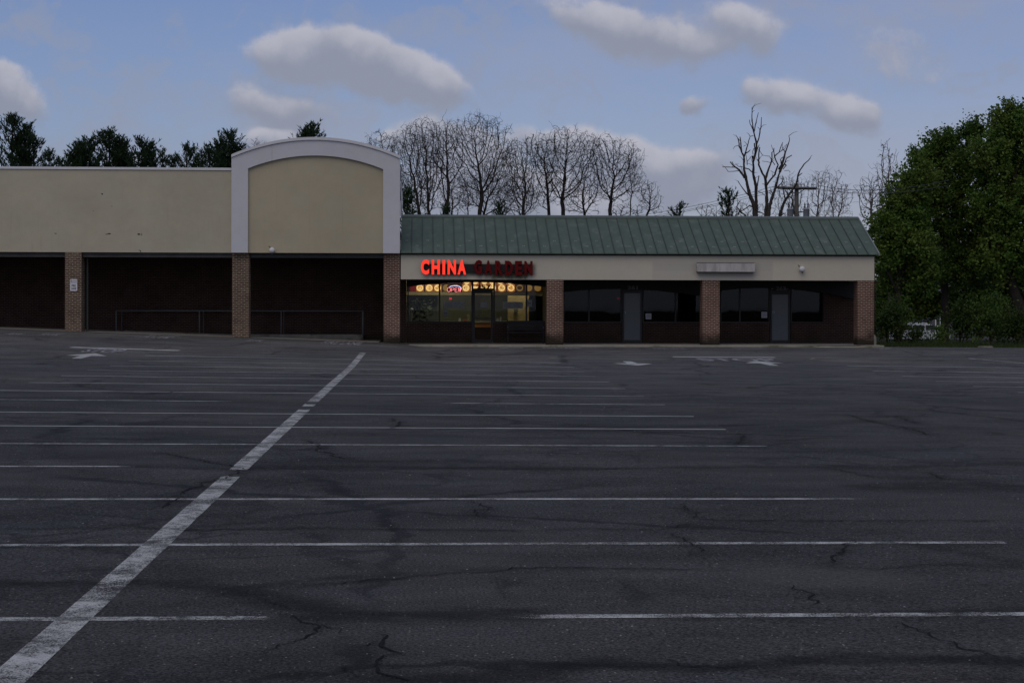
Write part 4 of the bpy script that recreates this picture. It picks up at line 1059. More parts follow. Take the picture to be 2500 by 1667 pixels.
def build_interior():
    k = 5.345; cu = lambda x: (960 + x / k) / D2F; cv = lambda y: (600 + y / k) / D2F
    # unseen glowing ceiling panels, added to light the restaurant interior
    zc = ZFT - .21
    for i, (u, y) in enumerate(((1010, 67.4), (1190, 69.72), (1010, 72.0))):
        x = ax(u, y); t = thing('added_ceiling_light', ['unseen ceiling panel added near the restaurant window', 'unseen ceiling panel added to light the yellow partition', 'unseen ceiling panel added over the kitchen'][i], 'added light', (x, y, zc))
        MB().box(x-.6, x+.6, y-.15, y+.15, zc-.02, zc-.01).build('diffuser', M_interlight, t)
        g = MB().box(x-.64, x-.6, y-.19, y+.19, zc-.03, zc).box(x+.6, x+.64, y-.19, y+.19, zc-.03, zc).box(x-.6, x+.6, y-.19, y-.15, zc-.03, zc).box(x-.6, x+.6, y+.15, y+.19, zc-.03, zc)
        g.build('frame', M_coping, t)
    Yc = 68.9; xa, xb = ax(955, Yc), ax(1170, Yc)
    t = thing('counter', 'orange fronted service counter behind the glass door', 'counter', ((xa+xb)/2, Yc, .145))
    MB().box(xa, xb, Yc, Yc + .6, az(752, Yc), az(741, Yc)).build('counter_front', M_counter, t)
    MB().box(xa, xb, Yc + .03, Yc + .6, .145, az(752, Yc)).build('counter_base', mat('dark_counter_base', (.045,.022,.018), .6), t)
    MB().box(xa - .03, xb + .03, Yc - .05, Yc + .65, az(741, Yc), az(738, Yc)).build('counter_top', M_countertop, t)
    # posters on the glass
    def sheet(x0, x1, y0, y1, lab, m=M_paper_in, Y=YS + .16, ink=0, name='poster', cat='poster'):
        a = at(cu(x0), cv(y0), Y); b = at(cu(x1), cv(y1), Y)
        t = thing(name, lab, cat, (a.x, Y, b.z)); MB().box(a.x, b.x, Y, Y + .004, b.z, a.z).build('sheet', m, t)
        g = MB(); r = random.Random(int(x0)); 
        if ink == 1:
            g.box(a.x + .2*(b.x-a.x), b.x - .2*(b.x-a.x), Y - .003, Y - .001, b.z + .42*(a.z-b.z), b.z + .55*(a.z-b.z))
            g.box(a.x + .15*(b.x-a.x), b.x - .15*(b.x-a.x), Y - .003, Y - .001, b.z + .12*(a.z-b.z), b.z + .17*(a.z-b.z))
        if ink == 2:
            for i in range(22):
                x = a.x + (b.x-a.x)*(.5 + .45*r.random()); z = b.z + (a.z-b.z)*(.12 + .75*r.random()); g.box(x, x + r.uniform(.015, .04), Y - .003, Y - .001, z, z + .015)
            for i in range(4): z = b.z + (a.z-b.z)*(.2 + .18*i); g.box(a.x + .05*(b.x-a.x), a.x + .4*(b.x-a.x), Y - .003, Y - .001, z, z + .008)
        if ink == 3:
            for i in range(5): z = b.z + (a.z-b.z)*(.16 + .16*i); g.box(a.x + .1*(b.x-a.x), b.x - .1*(b.x-a.x), Y - .003, Y - .001, z, z + .012)
        if g.v: g.build('print', M_ink, t)
    sheet(665, 930, 725, 815, 'wide paper poster taped in the window left of the restaurant door', ink=2)
    sheet(1430, 1690, 732, 820, 'wide paper poster taped in the window right of the restaurant door', ink=2)
    sheet(650, 718, 832, 925, 'small upright notice low in the restaurant window', ink=1)
    sheet(1140, 1222, 735, 805, 'small notice taped on the restaurant door glass', ink=0, Y=YS + .10)
    sheet(1750, 1810, 705, 795, 'small pale notice beside the right window mullion of the restaurant', ink=1)
    sheet((1483*D2F-960)*k, (1496*D2F-960)*k, (720*D2F-600)*k, (733*D2F-600)*k, 'white lined notice right of the middle grey door', M_paper, YS + .02, 3, 'notice', 'notice')
    sheet((1749*D2F-960)*k, (1762*D2F-960)*k, (716.5*D2F-600)*k, (730*D2F-600)*k, 'white lined notice left of the right grey door', M_paper, YS + .02, 3, 'notice', 'notice')
    for u, v, lab in ((1434.5, 718, 'small sticker on the middle grey door'), (1776, 717, 'small sticker on the right grey door')):
        q = at(u, v, YS + .04); g = MB().box(q.x-.05, q.x+.05, YS + .045, YS + .05, q.z+.03, q.z+.04).box(q.x-.05, q.x+.05, YS + .045, YS + .05, q.z-.04, q.z-.03).box(q.x-.05, q.x-.035, YS + .045, YS + .05, q.z-.03, q.z+.03).box(q.x+.035, q.x+.05, YS + .045, YS + .05, q.z-.03, q.z+.03)
        tag(g.build('sticker', M_paper_in), lab, 'sticker')
    # curtain strip, plant, stand
    q = at(cu(1080), cv(760), YS + 1.2); g = MB(); r = random.Random(1)
    for i in range(7):
        x = q.x - .14 + .05*i; g.box(x, x + .03, YS + 1.2 + .02*(i % 2), YS + 1.23 + .02*(i % 2), 1.2, az(677, YS + 1.2))
    tag(g.build('curtain', M_curtain), 'grey strip curtain hanging behind the restaurant door', 'curtain')
    c = at(cu(350), cv(970), 67.2); t = thing('potted_plant', 'dark leafy potted plant in the left restaurant window', 'plant', (c.x, 67.2, .145))
    MB().lathe((c.x, 67.2, .145), [(.13, 0), (.18, .35)], 14).build('pot', M_counter, t)
    g = MB(); r = random.Random(4)
    for i in range(170):
        p = Vector((c.x + r.gauss(0, .25), 67.2 + r.gauss(0, .2), r.uniform(.6, 1.9))); a = r.uniform(0, 6.28); s = r.uniform(.06, .13)
        d = Vector((math.cos(a), math.sin(a)*.5, r.uniform(-.6, .8))).normalized() * s; w = Vector((-d.z, r.uniform(-.3, .3), d.x)) * .35
        g.add([p - d, p + w, p + d, p - w], [(0, 1, 2, 3)])
    g.tube([(c.x, 67.2, .45), (c.x, 67.2, 1.7)], .02, 5); g.build('leaves', M_leafplant, t)
    c = at(cu(232), cv(970), 66.7); t = thing('display_stand', 'thin pale stand at the far left of the restaurant window', 'stand', (c.x, 66.7, .145))
    MB().tube([(c.x, 66.7, .16), (c.x + .01, 66.7, .8), (c.x + .03, 66.7, 1.25), (c.x + .02, 66.7, 1.5)], [.012, .012, .03, .02], 8).build('stem', M_lampwhite, t, True)
    MB().lathe((c.x, 66.7, .145), [(.12, 0), (.12, .02), (.02, .03)], 14).build('base', M_lampwhite, t)
    MB().lathe((c.x + .03, 66.7, 1.42), [(.02, 0), (.07, .03), (.075, .06), (.02, .12)], 12).build('shade', M_lampwhite, t)
    # things on the counter
    zt = az(738, Yc)
    for i, (u, w, h, m, lab) in enumerate(((1056, .09, .10, 'p', 'white napkin box on the counter left of the door'), (1068, .16, .09, 'o', 'reddish box on the counter beside the door'), (1076, .10, .26, 'g', 'green and cream bottle rack on the counter'), (1143, .10, .09, 'p', 'small pale box on the counter right of the door'), (1150, .06, .14, 'p', 'cream cup of straws on the counter'))):
        x = ax(u, Yc); m_ = {'p': M_lampwhite, 'o': mat('reddish_card', (.35,.14,.09), .7), 'g': mat('bottle_green_cream', (.28,.27,.16), .5, var=.6, vscale=12)}[m]
        g = MB().bbox(x - w/2, x + w/2, Yc + .02, Yc + .18, zt + .002, zt + h, .012)
        for j in range(3): g.box(x - w/2 + .02 + j*w/3.4, x - w/2 + .035 + j*w/3.4, Yc + .06, Yc + .08, zt + h, zt + h + .04)
        tag(g.build('counter_box', m_), lab, 'container')
    q = at(cu(1600), cv(848), 70.15); tag(MB().bbox(q.x-.08, q.x+.08, 70.12, 70.19, q.z-.08, q.z+.08, .01).box(q.x-.06, q.x+.06, 70.115, 70.12, q.z-.05, q.z+.05).build('wall_box', M_inwall), 'small dark box fixed to the yellow inside wall', 'box')
build_interior()

def build_bench():
    Y = 65.3; x0, x1 = ax(1163, Y), ax(1251, Y); zg = .148; zs = zg + .44
    t = thing('bench', 'black metal bench against the wall right of the restaurant door', 'bench', ((x0+x1)/2, Y, zg))
    g = MB()
    for i in range(6): g.box(x0 + .03, x1 - .03, Y - .22 + i*.075, Y - .17 + i*.075, zs - .02, zs)
    g.build('seat', M_bench, t)
    g = MB()
    for i in range(5): g.box(x0 + .03, x1 - .03, Y + .24, Y + .26, zs + .08 + i*.08, zs + .13 + i*.08)
    g.build('backrest', M_bench, t)
    for s, x in ((0, x0 + .06), (1, x1 - .06)):
        MB().tube([(x, Y - .2, zg), (x, Y - .2, zs), (x, Y - .2, zs + .2), (x, Y + .2, zs + .22)], .018, 6).build('leg', M_bench, t)
        MB().tube([(x, Y + .26, zg), (x, Y + .26, zs + .5)], .018, 6).build('leg', M_bench, t)
        MB().lathe((x, Y - .2, zs + .19), [(.01, -.03), (.03, -.015), (.03, .015), (.01, .03)], 10).build('knob', M_steel, t)
build_bench()

# ------------------------------------------------------------------ trees
def tree_bare(name, lab, u, vt, Y, width, seed, stems=1, r0=.12, group=None, m=M_bark, dens=1.0, blobs=None, lean=0.0, z0=0.0, vb=505):
    """limbs grow toward points scattered through the measured crown; thickness follows the number of tips carried"""
    rnd = np.random.RandomState(seed); base = at(u, 760, Y); s = D2F / FPX * Y
    t = thing(name, lab, 'tree', (base.x, Y, z0), group)
    if blobs is None: blobs = [(u, vt + (vb - vt) * .36, width * .5, (vb - vt) * .36), (u, vt + (vb - vt) * .7, width * .42, (vb - vt) * .36)]
    pts = []
    for (bu, bv, ru, rv) in blobs:
        c = at(bu, bv, Y); n = int(dens * (50 + ru * rv * .24)); q = rnd.normal(size=(n, 3)); q /= np.linalg.norm(q, axis=1)[:, None]
        rad = rnd.uniform(.12, 1, n) ** .5 * (1 + np.abs(rnd.normal(size=n)) * .16); dry = min(ru, rv) * 1.0
        pts.append(np.c_[c.x + q[:, 0]*rad*ru*1.14*s, Y + q[:, 1]*rad*dry*s, c.z + q[:, 2]*rad*rv*s])
    A = np.vstack(pts); zc = max(z0 + 1.2, at(u, vb, Y).z - 1.7); D = .14
    P = []; par = []
    for k in range(stems):
        fx = (k - (stems - 1) / 2) * .35; x, y, z = base.x + fx * .5, Y + rnd.uniform(-.2, .2), z0 - .1; prev = -1
        while z < zc + rnd.uniform(-.4, .6):
            P.append((x, y, z)); par.append(prev); prev = len(P) - 1; x += rnd.normal() * .022 + fx * .05 + lean * .16; y += rnd.normal() * .02; z += D
    P = [np.array(p) for p in P]; nr = len(P)
    alive = np.ones(len(A), bool); PN = np.array(P); dd = np.linalg.norm(A[:, None] - PN[None], axis=2); near = dd.argmin(1); nd = dd.min(1)
    for it in range(130):
        act = alive & (nd < 5.5)
        if not act.any(): break
        grow = {}
        for i in np.nonzero(act)[0]:
            v = A[i] - P[near[i]]; grow.setdefault(near[i], []).append(v / (np.linalg.norm(v) + 1e-6))
        new = []
        for k, vs in grow.items():
            v = np.sum(vs, 0); l = np.linalg.norm(v)
            if l < 1e-3: v = rnd.normal(size=3)
            v = v / (np.linalg.norm(v) + 1e-6)
            if par[k] >= 0: w = P[k] - P[par[k]]; v = v + .95 * w / (np.linalg.norm(w) + 1e-6)
            v = v + rnd.normal(size=3) * .24 + np.array([0, 0, .06]); v /= np.linalg.norm(v)
            P.append(P[k] + v * D); par.append(int(k)); new.append(len(P) - 1)
        for j in new:
            d = np.linalg.norm(A - P[j], axis=1); b = d < nd; near[b] = j; nd[b] = d[b]
        alive &= nd > .15
        if len(P) > 9000: break
    n = len(P); ch = [[] for _ in range(n)]
    for i in range(n):
        if par[i] >= 0: ch[par[i]].append(i)
    load = np.zeros(n)
    for i in range(n - 1, -1, -1): load[i] = max(1.0, sum(load[c] for c in ch[i]))
    tot = max(load[i] for i in range(n) if par[i] < 0)
    rr = .0065 + (r0 - .0065) * (load / tot) ** .60
    tr, cr = MB(), MB(); start = [i for i in range(n) if par[i] < 0]; st = [(i, None) for i in start]
    while st:
        i, p0 = st.pop(); line = [] if p0 is None else [(P[p0], min(rr[p0], rr[i] * 1.25))]
        j = i
        while True:
            line.append((P[j], rr[j]))
            if not ch[j]: break
            cs = sorted(ch[j], key=lambda c: -load[c])
            for c in cs[1:]: st.append((c, j))
            j = cs[0]
        if len(line) < 2: continue
        mb = tr if (line[1][1] > r0 * .30 and len(line) > 6) else cr
        big = line[1][1]
        mb.tube([tuple(a) for a, b in line], [b for a, b in line], 7 if big > .05 else (4 if big > .018 else 3), cap=False)
        for a, b in line[2:]:
            if b < .028 and rnd.uniform() < .6 * dens ** .3:
                v = rnd.normal(size=3) * (1, .8, .7) + np.array([0, 0, .35]); v /= np.linalg.norm(v); L = rnd.uniform(.12, .42); mid = a + v * L * .5 + rnd.normal(size=3) * .03
                cr.tube([tuple(a), tuple(mid), tuple(a + v * L)], [.0075, .006, .0045], 3, cap=False)
    tr.build('trunk', m, t); cr.build('crown', m, t)
    return t
GB = 'bare trees behind the shops'
BT = [ # u, distance, stems, trunk radius, crown ellipses, label
    (884, 95, 2, .10, [(880,348,42,44),(850,352,26,30),(895,420,36,60)], 'thin bare tree rising just behind the arched gable corner'),
    (943, 88, 2, .12, [(945,335,36,46),(925,380,30,60),(950,430,34,60)], 'dense multi stemmed bare tree next to the gable edge'),
    (978, 93, 2, .12, [(975,318,34,44),(985,390,38,66),(965,450,34,50)], 'tall dense bare tree standing second from the gable'),
    (1027, 90, 1, .11, [(1028,318,30,38),(1010,360,26,34),(1042,380,22,40)], 'slender bare tree with an open forked top'),
    (1100, 92, 1, .15, [(1100,312,58,45),(1060,345,30,34),(1145,345,36,38),(1105,400,46,50)], 'tallest broad bare tree with a rounded black crown'),
    (1128, 95, 2, .11, [(1160,385,34,50),(1140,430,50,54),(1080,440,40,40)], 'wide bare tree leaning into the rounded one'),
    (1235, 92, 2, .12, [(1200,370,40,48),(1240,352,44,42),(1225,420,56,56)], 'broad bare tree with long slanting limbs'),
    (1300, 90, 1, .14, [(1300,340,48,44),(1262,365,32,38),(1338,350,34,40),(1300,410,44,50)], 'bare tree with spreading vase crown at the centre of the group'),
    (1350, 94, 1, .10, [(1350,420,34,62),(1330,460,34,34)], 'crooked bare tree between two vase shaped ones'),
    (1400, 90, 1, .13, [(1385,350,36,38),(1430,368,38,44),(1400,410,34,54),(1440,420,26,34)], 'rightmost large bare tree of the group behind the shops'),
    (1190, 86, 2, .06, [(1185,455,46,44)], 'low twiggy bare tree behind the roof ridge'),
    (1052, 86, 2, .06, [(1048,450,34,46)], 'low bushy bare tree under the rounded one'),
    (1482, 86, 1, .07, [(1487,448,24,32),(1505,470,14,24)], 'small bare tree standing alone right of the group'),
    (1440, 84, 3, .04, [(1440,485,40,16)], 'low scrubby bare tree above the roof edge'),
    (1003, 97, 2, .08, [(1005,330,26,34),(1000,400,30,40)], 'thin bare tree between the dense pair and the slender one'),
    (1435, 97, 1, .07, [(1450,400,26,44)], 'faint bare tree at the right end of the group'),
    ]
for i, (u, Y, st_, r0, bl, lab) in enumerate(BT):
    tree_bare('bare_tree', lab, u, 0, Y, 0, 21 + i, st_, r0 * (.8 if i < 14 else .5), GB, dens=1.25 if i < 14 else .8, blobs=bl)
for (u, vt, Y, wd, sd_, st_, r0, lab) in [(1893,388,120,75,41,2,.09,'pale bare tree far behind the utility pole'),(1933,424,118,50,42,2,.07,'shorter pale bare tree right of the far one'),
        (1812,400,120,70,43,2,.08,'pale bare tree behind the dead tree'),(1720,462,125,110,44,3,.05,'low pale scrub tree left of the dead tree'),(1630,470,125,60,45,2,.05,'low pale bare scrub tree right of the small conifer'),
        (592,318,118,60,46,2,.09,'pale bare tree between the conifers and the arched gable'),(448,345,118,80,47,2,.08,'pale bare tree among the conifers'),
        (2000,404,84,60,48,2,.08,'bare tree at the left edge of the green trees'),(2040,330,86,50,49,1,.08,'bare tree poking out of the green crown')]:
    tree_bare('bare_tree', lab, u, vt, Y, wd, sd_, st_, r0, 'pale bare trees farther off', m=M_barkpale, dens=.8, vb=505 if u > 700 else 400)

def conifer(lab, u, vt, Y, width, seed, vb=420, full=1.0, lean=0):
    rnd = random.Random(seed); base = at(u, 760, Y); top = at(u, vt, Y).z; zb = at(u, vb, Y).z; wm = width * D2F / FPX * Y / 2 * 1.12
    t = thing('pine_tree', lab, 'tree', (base.x, Y, 0), 'conifers behind the vacant store')
    tr = MB(); cr = MB()
    tr.tube([(base.x, Y, -.1), (base.x + rnd.uniform(-.1, .1), Y, top*.5), (base.x, Y, top - .2)], [.2, .14, .02], 7)
    def tuft(p, d, s):
        # an up-pointing plume of needles
        for k in range(16):
            a = rnd.uniform(0, 6.283); e = rnd.uniform(-.2, 1.2)
            v = (Vector((math.cos(a), math.sin(a), 0)) * .8 + d * 1.1 + Vector((0, 0, e*.25))).normalized() * s * rnd.uniform(.45, .8)
            w = v.cross(Vector((rnd.uniform(-1, 1), rnd.uniform(-1, 1), rnd.uniform(-1, 1)))).normalized() * s * .10
            o = p + d * s * rnd.uniform(-1.0, 1.25)
            cr.add([o - w, o + w, o + v], [(0, 1, 2)])
    leaders = [(0, top, 1.0)]
    if wm > .75:
        for q in range(rnd.randint(2, 3)):
            leaders.append((rnd.choice((-1, 1)) * wm * rnd.uniform(.3, .62), top - (top - zb) * rnd.uniform(.12, .5), rnd.uniform(.5, .7)))
    for (lx, lt, ls) in leaders:
        z = zb - 1.0; hgt = lt - z; bx = base.x + lx; lw = wm * ls
        if lx: tr.tube([(base.x + lx*.2, Y, z - .3), (bx, Y, z + hgt*.45), (bx, Y, lt - .1)], [.08, .05, .012], 5)
        nlev = max(5, int(hgt / .30))
        for i in range(nlev):
            f = i / (nlev - 1); zz = z + hgt * f * .95
            rad = lw * (1 - f ** 2.2) ** .7 * rnd.uniform(.7, 1.1) + .10
            nb = max(3, int(rnd.randint(4, 6) * full))
            for b in range(nb):
                a = rnd.uniform(0, 6.283); rr = rad * rnd.uniform(.45, 1.35)
                d = Vector((math.cos(a), math.sin(a), .0)); p0 = Vector((bx, Y, zz)); pts = [p0]; n = 5
                for q in range(1, n + 1):
                    g_ = q / n; pts.append(p0 + d * rr * g_ + Vector((0, 0, rr * (.10*g_ + .55*g_*g_))))
                tr.tube(pts, [.022*(1 - .8*q/n) + .004 for q in range(n+1)], 3, cap=False)
                for q in range(1, n + 1):
                    if rnd.random() < .6 and q < 3: continue
                    for _ in range(2 if q > 3 else 1):
                        pp = pts[q] + Vector((rnd.gauss(0, .10), rnd.gauss(0, .10), rnd.gauss(0, .07)))
                        tuft(pp, (d * .5 + Vector((0, 0, .7)) + Vector((rnd.gauss(0, .25), rnd.gauss(0, .25), 0))).normalized(), rnd.uniform(.17, .30))
    tuft(Vector((base.x, Y, top - .25)), Vector((0, 0, 1)), .22)
    tr.build('trunk', M_bark, t); cr.build('crown', M_pine, t)
for (u, vt, Y, wd, sd_, fl, lab) in [(28,268,92,84,1,1.0,'tallest dark conifer at the left edge'),(76,312,93,52,2,.8,'dark conifer leaning right of the tallest one'),(112,352,96,36,3,.8,'small conifer tip above the parapet left of the broad one'),
        (205,322,92,72,5,1.1,'left half of the pair of broad green conifers'),(250,304,94,86,6,1.2,'right and taller of the pair of broad green conifers'),(326,320,93,56,7,.9,'narrow conifer with a gap either side'),(158,366,95,40,8,.8,'low conifer tip left of the broad pair'),
        (372,352,94,36,9,.6,'thin conifer left of the pale bare tree'),(428,338,93,50,10,.6,'sparse conifer in front of the pale bare tree'),(480,345,92,50,11,.9,'dense low conifer left of the gable'),
        (525,305,94,72,12,1.0,'dark conifer rising beside the arched gable'),(135,372,98,44,21,.8,'low conifer between the leaning one and the broad pair'),(290,366,98,40,22,.8,'low conifer filling the gap right of the broad pair'),(398,368,98,40,23,.7,'low conifer behind the sparse one'),(455,364,98,44,24,.8,'low conifer joining the sparse and the dense one'),(716,291,92,66,13,1.0,'conifer top showing above the arched gable')]:
    conifer(lab, u, vt, Y, wd, sd_, 400 if u < 600 else 340, fl)
for (u, vt, Y, wd, sd_, fl, lab) in [(1674,441,92,48,14,.35,'small sparse conifer above the green roof left of the dead tree'),(1560,474,92,26,15,.4,'tiny conifer tip above the green roof'),(1150,478,84,28,16,.7,'conifer tip low among the bare trees'),(1024,478,84,24,17,.5,'low conifer tip near the slender bare tree'),(935,440,80,20,18,.7,'dark narrow conifer close to the gable edge')]:
    conifer(lab, u, vt, Y, wd, sd_, 505, fl)

def dead_tree():
    Y = 80; k = 3.92; cu = lambda x: (1550 + x / k) / D2F; cv = lambda y: (250 + y / k) / D2F
    r = random.Random(8)
    base = at(cu(1200), 760, Y); t = thing('dead_tree', 'leafless dead tree with broken upright limbs left of the utility pole', 'tree', (base.x, Y, 0))
    yoff = {}
    def P(x, y, dy=0): v = at(cu(x), cv(y), Y + dy); return v
    A = [ # pixel polylines of the zoomed photograph, start radius and end radius in the same pixels
      ([(1150,1300),(1148,1085),(1135,980),(1095,870),(1065,740),(1045,640),(1045,520),(1022,475),(1000,420),(985,345)], 26, 5, 0),
      ([(1022,475),(1015,400),(1005,332)], 9, 4, .1), ([(1045,520),(1070,440),(1090,370),(1105,325),(1135,318)], 8, 3, -.2), ([(1060,490),(1108,455)], 6, 3, 0),
      ([(1050,720),(1000,650),(935,600),(912,570)], 12, 5, .3), ([(945,610),(930,565)], 5, 3, .3), ([(980,625),(900,622),(838,620)], 5, 3, .3), ([(1000,655),(940,660),(895,665)], 4, 2, .3),
      ([(1030,620),(990,612),(965,590)], 4, 2, .2), ([(1050,630),(1090,640),(1120,670)], 7, 5, 0),
      ([(1160,1200),(1160,950),(1160,800),(1132,690),(1135,560),(1125,510)], 20, 10, .4), ([(1135,560),(1160,470),(1165,400),(1140,300),(1120,180),(1122,52)], 12, 3, .4),
      ([(1165,400),(1185,340),(1205,240),(1213,145)], 8, 3, .4), ([(1138,290),(1160,200),(1182,98)], 6, 3, .5), ([(1128,260),(1105,210),(1097,168)], 5, 3, .4), ([(1150,470),(1145,390)], 8, 6, .4),
      ([(1165,470),(1190,405)], 5, 3, .4), ([(1170,800),(1180,740),(1188,700)], 8, 5, .3), ([(1130,500),(1128,470),(1140,440)], 4, 3, .4),
      ([(1100,900),(1050,850),(1010,790),(988,752)], 7, 3, -.3), ([(1140,1010),(1100,990),(1040,1030),(1000,1045)], 7, 4, -.2), ([(1060,1085),(1010,1040),(970,1000),(1010,940)], 8, 3, -.4), ([(1000,1045),(1060,1083)], 5, 4, -.4),
      ([(1230,1300),(1255,1085),(1262,960),(1260,860),(1250,730),(1210,660),(1185,600),(1185,490),(1196,432)], 24, 5, .2), ([(1250,730),(1280,640),(1310,560),(1312,480)], 12, 5, .2),
      ([(1262,790),(1300,740),(1340,690),(1370,600),(1335,520),(1330,440)], 10, 4, .2), ([(1310,560),(1290,515),(1225,508)], 4, 2, .2), ([(1300,580),(1260,570),(1215,560)], 3, 2, .2), ([(1335,520),(1380,480),(1400,420),(1415,382)], 7, 3, .2), ([(1312,480),(1325,470),(1305,410)], 4, 2, .2),
      ([(1245,1300),(1275,1085),(1300,960),(1340,830),(1365,740),(1385,670),(1430,590),(1450,540),(1500,505)], 24, 4, -.1), ([(1385,670),(1420,560),(1438,480),(1470,400),(1480,350),(1475,320)], 13, 3, -.1),
      ([(1375,640),(1400,600),(1395,540)], 8, 4, -.1), ([(1438,480),(1410,430),(1410,400)], 5, 2, -.1), ([(1380,480),(1430,450),(1455,400)], 4, 2, .1), ([(1430,590),(1448,605),(1420,640)], 7, 4, -.1),
      ([(1430,655),(1470,652),(1488,668)], 3, 2, -.1), ([(1350,690),(1310,660),(1300,655)], 3, 2, .1), ([(1340,600),(1310,560)], 4, 3, .1), ([(1335,840),(1400,780),(1420,740),(1412,705)], 8, 3, -.2), ([(1415,760),(1428,780)], 4, 3, -.2),
      ([(1310,860),(1280,845)], 4, 3, 0), ([(1170,1050),(1210,1055),(1235,1075)], 7, 5, 0), ([(1180,855),(1220,870),(1245,895)], 4, 4, 0),
      ([(1380,1300),(1390,1085),(1410,1000),(1450,920),(1500,850),(1545,780),(1560,700),(1580,650),(1620,590),(1680,535)], 20, 4, .5), ([(1560,710),(1600,675)], 6, 4, .5), ([(1440,930),(1425,870),(1415,800)], 7, 4, .5),
      ([(1400,1085),(1440,1060)], 5, 4, .5), ([(1070,570),(1095,545),(1110,520)], 4, 2, 0), ([(1075,600),(1070,540),(1060,500)], 4, 2, 0), ([(1060,410),(1040,420)], 3, 2, 0), ([(1000,410),(960,420),(940,445)], 3, 2, 0),
      ([(1220,780),(1250,790)], 3, 2, 0), ([(1400,540),(1420,520)], 5, 3, 0),
    ]
    groups = []
    for i, (pts, a, b, dy) in enumerate(A):
        if a >= 20 and pts[0][1] > 1150: groups.append((MB(), []))
        tr, cl_ = groups[-1]; cr = MB(); cl_.append(cr)
        P3 = []; rs = []
        # resample with a little gnarl
        n = 0; full = []
        for (x0, y0), (x1, y1) in zip(pts[:-1], pts[1:]):
            L = math.hypot(x1-x0, y1-y0); m_ = max(1, int(L / 22))
            for q in range(m_): full.append((x0+(x1-x0)*q/m_, y0+(y1-y0)*q/m_))
        full.append(pts[-1])
        for q, (x, y) in enumerate(full):
            f = q / (len(full)-1); j = 0 if q == 0 else 2.6
            P3.append(P(x + r.uniform(-j, j), y + r.uniform(-j, j), dy * min(1, f*3 + .2) if i else 0)); 
            rs.append((a + (b-a)*f) / k / FPX * Y * r.uniform(.85, 1.15))
        (tr if a >= 18 else cr).tube(P3, rs, 8 if a >= 10 else 5)
        if a < 18 or True:
            for _ in range(int(len(full) / 5)):
                q = r.randrange(1, len(full)); p = P3[q]; s = r.uniform(.15, .55); an = r.uniform(.3, 2.8)
                d = Vector((math.cos(an), r.uniform(-.5, .5), math.sin(an))).normalized()
                cr.tube([p, p + d*s*.5 + Vector((0, 0, .05)), p + d*s], [.018, .012, .006], 3, cap=False)
    foot = {0: (-.5, 1150, .42, .2), 1: (-.45, 1160, .3, .15), 2: (-.3, 1232, .4, .2), 3: (-.25, 1245, .3, .2), 4: (0, 1382, .3, .12)}
    for q, (tr, cr) in enumerate(groups):
        dx, px_, ra, rb = foot[q]; tr.tube([(base.x + dx, Y, -.1), tuple(P(px_, 1290))], [ra, rb], 8)
        tr.build('trunk', M_deadwood, t)
        for c_ in cr:
            if c_.v: c_.build('limb', M_deadwood, t)
dead_tree()

def utility_pole():
    Y = 86; k = 3.92; cu = lambda x: (1550 + x / k) / D2F; cv = lambda y: (250 + y / k) / D2F
    P = lambda x, y, yy=Y: at(cu(x), cv(y), yy)
    c = P(1547, 1085); t = thing('utility_pole', 'wooden utility pole with crossarm and two grey transformers', 'utility pole', (c.x, Y, 0))
    tp = P(1542, 778); MB().tube([(c.x, Y, -.1), (c.x, Y, tp.z)], [.16, .115], 10).build('pole', M_pole, t, True)
    a, b = P(1368, 818, Y - .2), P(1735, 825, Y - .2)
    g = MB(); g.tube([tuple(a), tuple(b)], .075, 4); g.build('crossarm', M_pole, t)
    g = MB().tube([tuple(P(1470, 832, Y - .15)), tuple(P(1540, 880, Y-.15))], .02, 4).tube([tuple(P(1625, 832, Y-.15)), tuple(P(1552, 880, Y-.15))], .02, 4); g.build('brace', M_pole, t)
    tips = []
    for x in (1408, 1505, 1620, 1695):
        q = P(x, 812, Y - .2); MB().lathe((q.x, q.y, q.z), [(.015, -.05), (.02, .08), (.05, .10), (.03, .13), (.05, .15), (.02, .20)], 8).build('insulator', M_can, t); tips.append(Vector((q.x, q.y, q.z + .16)))
    for x in (1487, 1641):
        q = P(x, 1020, Y - .25); w = P(x + 30, 1020, Y-.25).x - q.x
        can = MB().lathe((q.x, q.y, q.z), [(w*.96, -1.15), (w, -1.1), (w, -.04), (w*1.06, -.03), (w*1.06, 0), (w*.6, .05), (.02, .07)], 16).build('transformer', M_can, t, True)
        for dx in (-.08, .08):
            MB().lathe((q.x + dx, q.y, q.z), [(.035, 0), (.045, .1), (.03, .14), (.04, .2), (.02, .32)], 8).build('bushing', M_black, can)
        for dz in (-.15, -.7): MB().tube([(q.x, q.y + .1, q.z + dz), (c.x, Y, q.z + dz)], .03, 5).build('bracket', M_black, can)
    # wires
    def wire(p, q, sag, lab):
        pts = []
        for i in range(25):
            f = i / 24; v = p.lerp(q, f); v.z -= sag * 4 * f * (1 - f); pts.append(v)
        tag(MB().tube(pts, .011, 4).build('power_line', M_wire), lab, 'cable', 'power lines from the utility pole')
    def far(p, u, v, Y2):
        # point beyond so that the wire passes the sighted direction
        return at(u, v, Y2)
    wire(tips[0], at(1300, 506, 132), .5, 'highest cable running left from the pole')
    wire(tips[1], at(1300, 514, 132), .5, 'middle cable running left from the pole')
    wire(tips[2], at(1300, 522, 132), .4, 'lowest cable running left from the pole')
    wire(tips[3], at(2180, 414, 62), .35, 'upper cable running right from the pole into the green trees')
    wire(tips[2] + Vector((.02, 0, -.1)), at(2180, 426, 64), .35, 'lower cable running right from the pole')
utility_pole()

